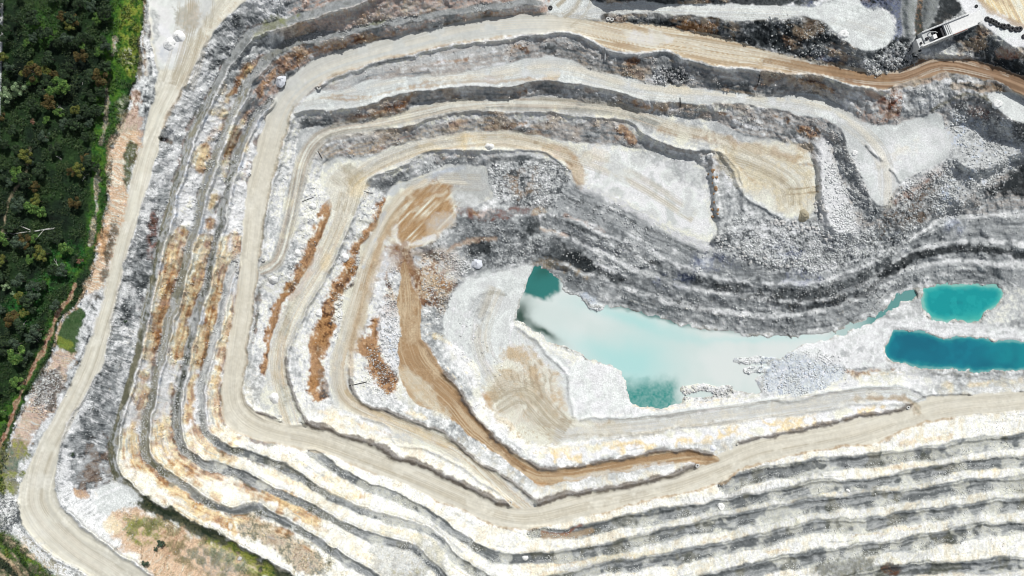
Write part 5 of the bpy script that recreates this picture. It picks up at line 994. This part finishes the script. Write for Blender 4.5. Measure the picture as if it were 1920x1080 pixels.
# ---- tyres
M_TY = mat('worn_tyre_rubber', (.045, .045, .047), .85, noise=(3, .3)); M_TYD = mat('dusty_tyre_rubber', (.5, .5, .48), .9, noise=(3, .15))
def make_tyre(m):
    t = MB(); t.lathe([(.52,.12),(.62,.02),(1.02,.0),(1.2,.12),(1.25,.3),(1.25,.6),(1.2,.78),(1.02,.9),(.62,.88),(.52,.78),(.49,.45)], 28, True)
    for k in range(20):
        a = 6.2832*k/20; c, s = math.cos(a), math.sin(a); n = len(t.v)
        for (r, w_, z) in ((1.2,-.09,.14),(1.2,.09,.14),(1.33,.09,.2),(1.33,-.09,.2),(1.2,-.09,.76),(1.2,.09,.76),(1.33,.09,.7),(1.33,-.09,.7)):
            t.v.append((r*c-w_*s, r*s+w_*c, z))
        t.f += [tuple(n+i for i in q) for q in ((0,1,2,3),(7,6,5,4),(2,6,7,3),(1,5,6,2),(0,3,7,4))]
    return t.build('tyre', m)
TY = {0: make_tyre(M_TY), 1: make_tyre(M_TYD)}; first = {0: True, 1: True}
def tyre(u, v, d, sc, label, group=None, dz=0.0):
    o = TY[d]
    if not first[d]: o = o.copy(); col.objects.link(o)
    first[d] = False
    if 'group' in o: del o['group']
    o.location = at(u, v, dz-.1); o.rotation_euler = (random.uniform(-.06, .06), random.uniform(-.06, .06), random.random()*6); o.scale = (sc, sc, sc)
    return tag(o, label, 'tyre', group)
for u, v, lab in ((598,165,'pale dusty tyre at the tip of the grey spit beside the upper main road'), (494,487,'pale dusty tyre at the bottom tip of the narrow white island by the main road'), (525,781,'pale tyre at the corner of the white heap where the bench meets the main road'), (957,942,'pale tyre at the pointed end between main road and tan bench'), (1307,873,'tyre at the pointed end between the brown road and the main road'), (1702,764,'tyre at the rounded tip between pit floor road and main road'), (1032,15,'dark tyre at the end of the pale bank by the top junction')):
    tyre(u, v, 0 if u == 1032 else 1, 1.0, lab)
for u, v in ((447,488),(445.5,497),(444.5,506.5),(443,517)): tyre(u, v, 1, .95, 'pale tyre in the short row along the outer edge of the main road', 'row of tyres beside the main road')
for u, v in ((1140,36),(1147,37)): tyre(u, v, 1, .95, 'grey tyre of the pair beside the brown road at the top', 'pair of tyres at the top')
for u, v in ((1850,36),(1857,39),(1865,43),(1870,46.5),(1877,49),(1883,51.5),(1889,50)): tyre(u, v, 0, 1.05, 'big black tyre in the dense row on the white tipping pad', 'dense row of tyres')
for u, v in ((1896,55),(1905,55.5),(1911,55)): tyre(u, v, 0, 1.15, 'black tyre in the looser trio right of the dense row', 'loose tyres')
for u, v in ((1861,41),(1881,49)): tyre(u, v, 0, 1.0, 'black tyre lying on top of the dense row', 'tyres on top of the row', .9)
tyre(1919, 69, 0, 1.0, 'lone black tyre at the right edge of the white tipping pad'); tyre(1830, 12, 0, .7, 'small black tyre on the white ramp above the tip pocket'); tyre(1797, 47.5, 0, .8, 'small black tyre on the concrete apron of the tip pocket', None, .7)
# ---- tip pocket: apron, hopper, bars, platform
M_CON = mat('dusty_concrete', (.7, .7, .68), .9, noise=(.8, .12)); M_CON2 = mat('grey_concrete', (.52, .53, .52), .9, noise=(.8, .2)); M_STL = mat('dark_steel', (.035, .036, .04), .6, noise=(1, .3), metal=.3); M_LST = mat('grey_painted_steel', (.56, .57, .56), .6, noise=(1.5, .2)); M_RED = mat('faded_red_paint', (.42, .2, .16), .7); M_WHT = mat('white_painted_steel', (.74, .74, .72), .6)
zt = -3.5; bx = world(1782, 57, zt)
tp = empty('tip_pocket', bx, math.radians(22)); tag(tp, 'concrete tip pocket with a black open hopper between long white walls', 'hopper')
MB().box(.4, 19.5, -1.9, 4.4, -13, .12).build('concrete_apron', M_CON, tp, .08)
MB().box(-16, 13.2, 4.45, 5.3, -13, 1.3).build('wall', M_CON, tp, .06); MB().box(-18.6, 15.2, -2.75, -1.95, -13, .9).build('wall', M_CON, tp, .06)
h_ = MB()
for q in ([(-10.8,-1.9,.1),(-5.2,-1.9,.1),(-6.2,-.2,-9),(-9.8,-.2,-9)], [(-5.2,-1.9,.1),(-5.2,4.4,.1),(-6.2,2.6,-9),(-6.2,-.2,-9)], [(-5.2,4.4,.1),(-10.8,4.4,.1),(-9.8,2.6,-9),(-6.2,2.6,-9)], [(-10.8,4.4,.1),(-10.8,-1.9,.1),(-9.8,-.2,-9),(-9.8,2.6,-9)], [(-9.8,-.2,-9),(-6.2,-.2,-9),(-6.2,2.6,-9),(-9.8,2.6,-9)]): h_.poly(q)
h_.build('hopper', M_STL, tp)
MB().box(-5.2, -3.0, -1.9, 4.4, -2.4, -.9).build('chute_plate', M_STL, tp, .05)
for i in range(3): MB().box(-2.8+i*1.1, -2.1+i*1.1, -1.9, 4.4, -1.1, .25).build('grizzly_bar', M_LST, tp, .05)
MB().box(-3.0, .38, -1.9, 4.4, -5, -1.6).build('bar_bed', M_CON2, tp)
MB().box(-16, -10.85, -1.9, 4.4, -13, .0).build('platform', M_CON2, tp, .08); MB().box(-19.5, -16.05, -3.2, 2.6, -13, -.8).build('platform', M_LST, tp, .08)
cb = MB().box(-11.9, -10.1, -1.2, 1.0, .05, 2.3).build('control_cabin', M_WHT, tp, .08); MB().box(-12.0, -10.0, -1.3, 1.1, 2.3, 2.45).build('roof', M_WHT, cb); MB().box(-10.09, -10.04, -.9, .7, 1.1, 2.0).build('window', M_STL, cb)
mc = MB().box(-15.0, -13.6, -.2, 1.4, .0, .9)
mc.box(-18.2, -17.6, -1.2, .2, -.8, .3); mc.tube([(-15.2,.6,1.1),(-13.4,.6,1.1)], .35, 10); mc.build('crusher_motor', M_STL, tp, .05)
bm_ = MB(); bm_.tube([(-12.2,3.2,.1),(-12.2,3.2,1.8),(-10.4,2.2,3.0),(-8.4,1.4,1.4)], [.35,.3,.25,.18], 8); bm_.build('rock_breaker_arm', M_LST, tp)
MB().box(1.0, 9.0, -3.0, -2.78, -.6, .95).build('guard_rail', M_RED, tp)
rl = MB()
for i in range(14): rl.box(-15.8+i*2.0, -15.7+i*2.0, 5.0, 5.1, 1.3, 2.3)
rl.box(-15.8, 10.4, 5.02, 5.08, 2.22, 2.3); rl.box(-15.8, 10.4, 5.02, 5.08, 1.75, 1.82); rl.build('handrail', M_LST, tp)
MB().box(-18.3, -14.5, -4.6, -2.8, -13, -4.6).build('discharge_chute', M_LST, tp, .06); MB().box(-18.2, -16.4, -4.4, -2.9, -4.58, -4.5).build('chute_opening', M_STL, tp)
wb = MB()
for i in range(9): wb.box(-15+i*3, -14.4+i*3, -3.4, -2.76, -13, -.2-.0)
wb.build('buttress', M_CON2, tp)
# ---- pipes lying on the faces
M_PIPE = mat('black_poly_pipe', (.03, .03, .03), .6); M_FLM = mat('grey_drain_flume', (.4, .41, .41), .8)
def pipe(pts, r, m, label, name='drain_pipe', cat='pipe'):
    P_ = smooth(pts, 4); w0 = [Vector(at(u, v, r*.8)) for u, v in P_]; o = w0[0].copy()
    t = MB(); t.tube([tuple(p-o) for p in w0], r, 8); ob = t.build(name, m, None, smooth_=True); ob.location = o
    return tag(ob, label, cat)
pipe([(1275,183),(1275.5,192),(1275,201)], .28, M_PIPE, 'black pipe dropping over the bench edge beside the yellow patch')
pipe([(1424,140),(1423,150),(1420,160)], .28, M_PIPE, 'black pipe on the dark face below the upper brown road')
pipe([(1135,89),(1135,100),(1134,114)], .6, M_FLM, 'pale grey drain flume down the face under the top road', 'drain_flume', 'flume')
pipe([(596,283),(600,290),(604,297)], .25, M_PIPE, 'short black pipe across the pale face above the cream floor')
pipe([(655,723),(670,720),(688,716)], .28, M_PIPE, 'dark pipe crossing the pale bank beside the tan bench corner')
pipe([(567,378),(576,374),(588,370)], .2, M_PIPE, 'thin dark pipe on the white bank left of the first rust seam')
pipe([(682,358),(690,361),(699,362)], .2, M_PIPE, 'thin dark pipe on the cream bank above the second rust seam')
# ------------------------------------------------------------------ trees and scrub
M_BARK = mat('gum_bark', (.16, .14, .11), .9, noise=(3, .3)); M_DEAD = mat('bleached_dead_wood', (.5, .49, .46), .9, noise=(3, .2))
M_LEAF = mat('leaf_litter_and_leaves', attr=True, rough=.7, spec=.25)
def leaves(n, cen, rad, size, up=.35):
    """n leaf quads on the upper shells of clumps"""
    ci = rng.integers(0, len(cen), n); d = rng.normal(size=(n, 3)); d /= np.linalg.norm(d, axis=1)[:, None]
    d[:, 2] = np.abs(d[:, 2])*.9-.25; p = cen[ci]+d*rad[ci][:, None]*(.55+.5*rng.random((n, 1)))
    nrm = d+rng.normal(size=(n, 3))*.55+np.array([0, 0, up]); nrm /= np.linalg.norm(nrm, axis=1)[:, None]
    a = np.cross(nrm, rng.normal(size=(n, 3))); a /= np.linalg.norm(a, axis=1)[:, None]; b = np.cross(nrm, a)
    s = size*(.6+.8*rng.random((n, 1)))
    v = np.stack([p-a*s-b*s*.6, p+a*s-b*s*.6, p+a*s+b*s*.6, p-a*s+b*s*.6], 1)
    return v, ci
def make_tree(name, seed, pal, R_=4.2, Ht=8.5, n=2000, nc=13, flat=.8, label='', dense=1.0):
    global rng
    rng = np.random.default_rng(seed); r = random.Random(seed)
    cen = []; rad = []
    for k in range(nc):
        a = r.random()*6.283; q = R_*(.15+.75*r.random()**.7)
        cen.append((q*math.cos(a), q*math.sin(a), Ht*(.95-.28*flat*(q/R_)**2-.12*r.random()))); rad.append(R_*(.22+.16*r.random()))
    cen = np.array(cen); rad = np.array(rad)
    v, ci = leaves(n, cen, rad, .30)
    tone = np.array([r.uniform(.65, 1.35) for _ in range(nc)])[ci]*(.7+.6*rng.random(n))
    c = np.array(pal)[rng.integers(0, len(pal), n)]*tone[:, None]
    root = empty(name, (0, 0, 0)); tag(root, label, 'tree')
    o = meshobj('crown', v.reshape(-1, 3), np.arange(4*n).reshape(n, 4), M_LEAF, np.clip(np.repeat(c, 4, 0), .004, .6), smooth_=False); o.parent = root
    t = MB(); t.tube([(0,0,-.5),(.1,.05,Ht*.3),(.05,.1,Ht*.55)], [.32,.26,.2], 8)
    for k in range(min(7, nc)):
        e = cen[k]; t.tube([(.05,.1,Ht*(.35+.1*r.random())),(e[0]*.5,e[1]*.5,Ht*.62),(e[0]*.9,e[1]*.9,e[2]-.2)], [.16,.11,.05], 6)
    t.build('trunk', M_BARK, root, smooth_=True)
    return root
def C3(*cs): return [lin(c)*.9 for c in cs]
PAL = {'dark': C3((42,58,38),(34,48,34),(56,74,44)), 'grey': C3((58,72,56),(46,60,50),(74,90,68)), 'olive': C3((84,92,40),(66,76,36),(104,104,48)), 'orange': C3((88,72,38),(74,64,36),(68,68,36)), 'green': C3((70,100,44),(50,80,38),(92,116,56)), 'pale': C3((112,132,96),(90,112,80),(130,146,110)), 'pink': C3((150,110,92),(120,92,76),(100,90,64))}
KIND = {}
for pn, ks in (('dark', 3), ('grey', 2), ('olive', 2), ('orange', 3), ('green', 2), ('pale', 1), ('pink', 1)):
    KIND[pn] = [make_tree('gum_tree', 100+len(KIND)*10+i, [q*1.25 for q in PAL[pn]], R_=4.2 if pn != 'pink' else 3.2, Ht=8.5-1.0*(i % 2), n=1900, nc=11+3*i) for i in range(ks)]
usedt = set()
def tree(u, v, kind, sc, label, group=None):
    j = random.randrange(len(KIND[kind])); r = KIND[kind][j]
    z0 = zat(u, v); zc = z0+6.5*sc                       # stand it so the crown sits over the traced spot
    x, y, _ = world(u, v, zc); b = (x, y, z0)
    f = (sc*random.uniform(.92, 1.08), sc*random.uniform(.92, 1.08), sc); rz = random.random()*6.28
    if (kind, j) in usedt: r = duplicate(r, b, rz, f, label, group)
    else:
        usedt.add((kind, j)); r.location = b; r.rotation_euler = (0, 0, rz); r.scale = f; tag(r, label, 'tree', group)
    return r
for u, v, k, s, lab in ((58,133,'orange',1.25,'wide orange brown gum tree near the upper left edge of the woodland'), (185,148,'orange',1.1,'orange and green gum tree leaning over the upper grass strip'), (112,160,'green',1.15,'round green gum tree with a dark hollow side, in the upper woodland'), (140,206,'olive',.75,'small rounded olive tree below the round green one'), (62,228,'pink',.5,'little pinkish tree in the shaded upper woodland'), (10,178,'pale',1.0,'pale grey green gum tree touching the left edge'), (33,166,'pale',.9,'pale grey green gum tree second from the left edge'), (160,297,'orange',.62,'small bright orange tree right of the middle of the woodland'), (133,321,'orange',.66,'small orange gold tree lower left of another orange one'), (68,376,'olive',.85,'yellow green tree alone on the dark clearing above the fallen log'), (140,382,'orange',.9,'brown gum tree beside the grassy strip, level with the clearing'), (40,452,'orange',1.0,'brown gum tree just under the fallen white log'), (76,475,'olive',1.0,'olive gum tree below the end of the fallen log'), (150,490,'pink',.55,'small pinkish tree on the bright green patch'), (20,598,'orange',1.05,'ochre crowned tree at the left edge beside the red track'), (30,665,'green',1.25,'large green gum tree left of the red track'), (100,445,'dark',.9,'dark tree at the right end of the fallen log'), (37,560,'olive',.9,'olive tree above the ochre crowned one'), (115,30,'orange',.7,'small brown tree at the top of the woodland'), (135,38,'orange',.8,'rust coloured tree at the top of the woodland, right of the brown one'), (10,538,'pale',.55,'small pale tree at the left edge in the lower woodland'), (24,551,'pale',.35,'tiny whitish bush near the left edge in the lower woodland'), (45,683,'pale',.4,'tiny whitish bush beside the large green gum tree'), (130,48,'olive',.7,'olive tree at the top of the woodland')):
    tree(u, v, k, s, lab)
def inforest(u, v):
    e = np.interp(v, [-60,80,160,270,340,400,460,520,560,640,700,760,820], [222,212,198,182,178,165,158,146,118,82,58,30,-10])
    return u < e-4
n_t = 0; pts_ = []
LB = {'dark': ('dark green gum tree among the many dark crowns left of the quarry', 'dark gum trees of the woodland'), 'grey': ('grey green gum tree among the dark crowns left of the quarry', 'grey green gum trees of the woodland'), 'olive': ('olive tinted gum tree scattered among the dark crowns', 'olive gum trees of the woodland'), 'orange': ('brownish gum tree scattered among the dark crowns', 'brownish gum trees of the woodland'), 'green': ('fresh green gum tree scattered among the dark crowns', 'green gum trees of the woodland')}
tries = 0
while n_t < 165 and tries < 6000:
    tries += 1
    u = random.uniform(-60, 205); v = random.uniform(-40, 800)
    if not inforest(u, v): continue
    if 80 < u < 160 and 300 < v < 440 and random.random() < .7: continue
    if any((u-a)**2+(v-b)**2 < 13**2 for a, b in pts_): continue
    pts_.append((u, v)); k = random.choices(['dark','grey','olive','orange','green'], [.52,.2,.11,.05,.12])[0]
    tree(u, v, k, random.uniform(.55, 1.05), *LB[k]); n_t += 1
for u, v, s, lab in ((300,1020,.55,'round dark bush on the pink slope beside the green patch'), (271,1057,.5,'round dark bush close to the bottom rim road'), (291,1030,.3,'small dark bush left of the round one on the pink slope'), (235,603,.3,'tiny dark bush on the white face under the rim road'), (136,853,.3,'tiny dark bush on the grey face, lower left')):
    tree(u, v, 'grey', s, lab)['category'] = 'bush'
for k in KIND:
    for j, r in enumerate(KIND[k]):
        if (k, j) not in usedt:
            for c in list(r.children): bpy.data.objects.remove(c)
            bpy.data.objects.remove(r)
# fallen and dead wood
def deadwood(u, v, L_, ang, label, name='dead_tree', flat=True, seed=0, br=6):
    r = random.Random(seed); t = MB(); rad = .05+L_*.016
    d = Vector((math.cos(ang), math.sin(ang), .02 if flat else .9)).normalized()
    pts = [tuple(d*L_*i/4+Vector((r.uniform(-.2,.2), r.uniform(-.2,.2), .3+(0 if flat else .2)))) for i in range(5)]; t.tube(pts, [rad,rad*.9,rad*.75,rad*.55,rad*.25], 7)
    for k in range(br):
        p = Vector(pts[1+k % 3+(k > 2)*1 if 1+k % 3+(k > 2) < 5 else 4]); a = ang+r.choice((-1, 1))*r.uniform(.4, 1.3); l = L_*r.uniform(.2, .45)
        q = p+Vector((math.cos(a), math.sin(a), r.uniform(.1, .5)))*l; m_ = (p+q)/2+Vector((0, 0, .15)); t.tube([tuple(p), tuple(m_), tuple(q)], [rad*.45, rad*.3, rad*.12], 5)
    o = t.build(name, M_DEAD, smooth_=True); o.location = at(u, v, .1 if flat else 3.5); return tag(o, label, 'dead tree')
deadwood(104, 428, 24, math.radians(188), 'long bleached fallen trunk lying across the woodland clearing', 'fallen_tree', True, 3, 4)
deadwood(28, 440, 8, math.radians(172), 'short bleached branch at the end of the fallen trunk', 'fallen_branch', True, 5, 3)
for i, (u, v, l, a, lab) in enumerate(((60,640,6,20,'bleached dead tree with spreading branches beside the red track'), (155,340,5,60,'bleached dead branches on the dark clearing edge, right side'), (50,600,8,245,'slanting dead trunk right of the ochre crowned tree'), (52,163,3,50,'small white dead snag below the orange brown tree'), (155,160,3,80,'small white dead snag between the green and orange trees'), (110,500,5,120,'forked dead branch on the bright green patch'), (120,205,4,150,'thin dead trunk beside the small olive tree'), (145,238,4,100,'thin white dead stick in the upper woodland'), (105,292,4,-25,'thin pale dead stick on the clearing'), (38,289,3,10,'short pale dead stick at the left of the woodland'))):
    deadwood(u, v, l, math.radians(a), lab, 'dead_tree', True, i+20, 5)
# scrub and grass tufts: uncountable
rng = np.random.default_rng(5)
wgt = (CLS == 2)*inf*sst(.3, .7, N_SM2)
def tufts(name, n, wgt, size, pal, hgt):
    cs = np.cumsum(wgt.ravel().astype(float)); cs /= cs[-1]; pk = np.searchsorted(cs, rng.random(n)); iy, ix = pk//NU, pk % NU
    u = U0+DX*(ix+rng.random(n)); v = V0+DX*(iy+rng.random(n)); z = Z[iy, ix]+hgt*rng.random(n); k = (H-z)/H
    p = np.stack([(u-960)*S*k, -(v-540)*S*k, z], -1)
    nrm = rng.normal(size=(n, 3))*.6+np.array([0, 0, 1]); nrm /= np.linalg.norm(nrm, axis=1)[:, None]
    a = np.cross(nrm, rng.normal(size=(n, 3))); a /= np.linalg.norm(a, axis=1)[:, None]; b = np.cross(nrm, a); s = size*(.5+rng.random((n, 1)))
    vv = np.stack([p-a*s, p-b*s*.5, p+a*s, p+b*s*.5], 1)
    cc = .5*np.array(pal)[rng.integers(0, len(pal), n)]*(.6+.8*rng.random((n, 1)))+.5*COL[iy, ix]*(.8+.6*rng.random((n, 1)))
    o = meshobj(name, vv.reshape(-1, 3), np.arange(4*n).reshape(n, 4), M_LEAF, np.repeat(np.clip(cc, .004, .6), 4, 0), smooth_=False); return tag(o, kind='stuff')
tufts('undergrowth', 46000, wgt, .5, C3((46,64,38),(36,50,34),(70,84,46)), 1.6)
ap = ((V > 940) & (U > 225) & (U < 650) & (CLS == 0))*inf*sst(.55, .8, N_SM2)
tufts('slope_scrub', 5000, ap, .35, C3((84,96,50),(60,74,40),(120,116,70)), .5)
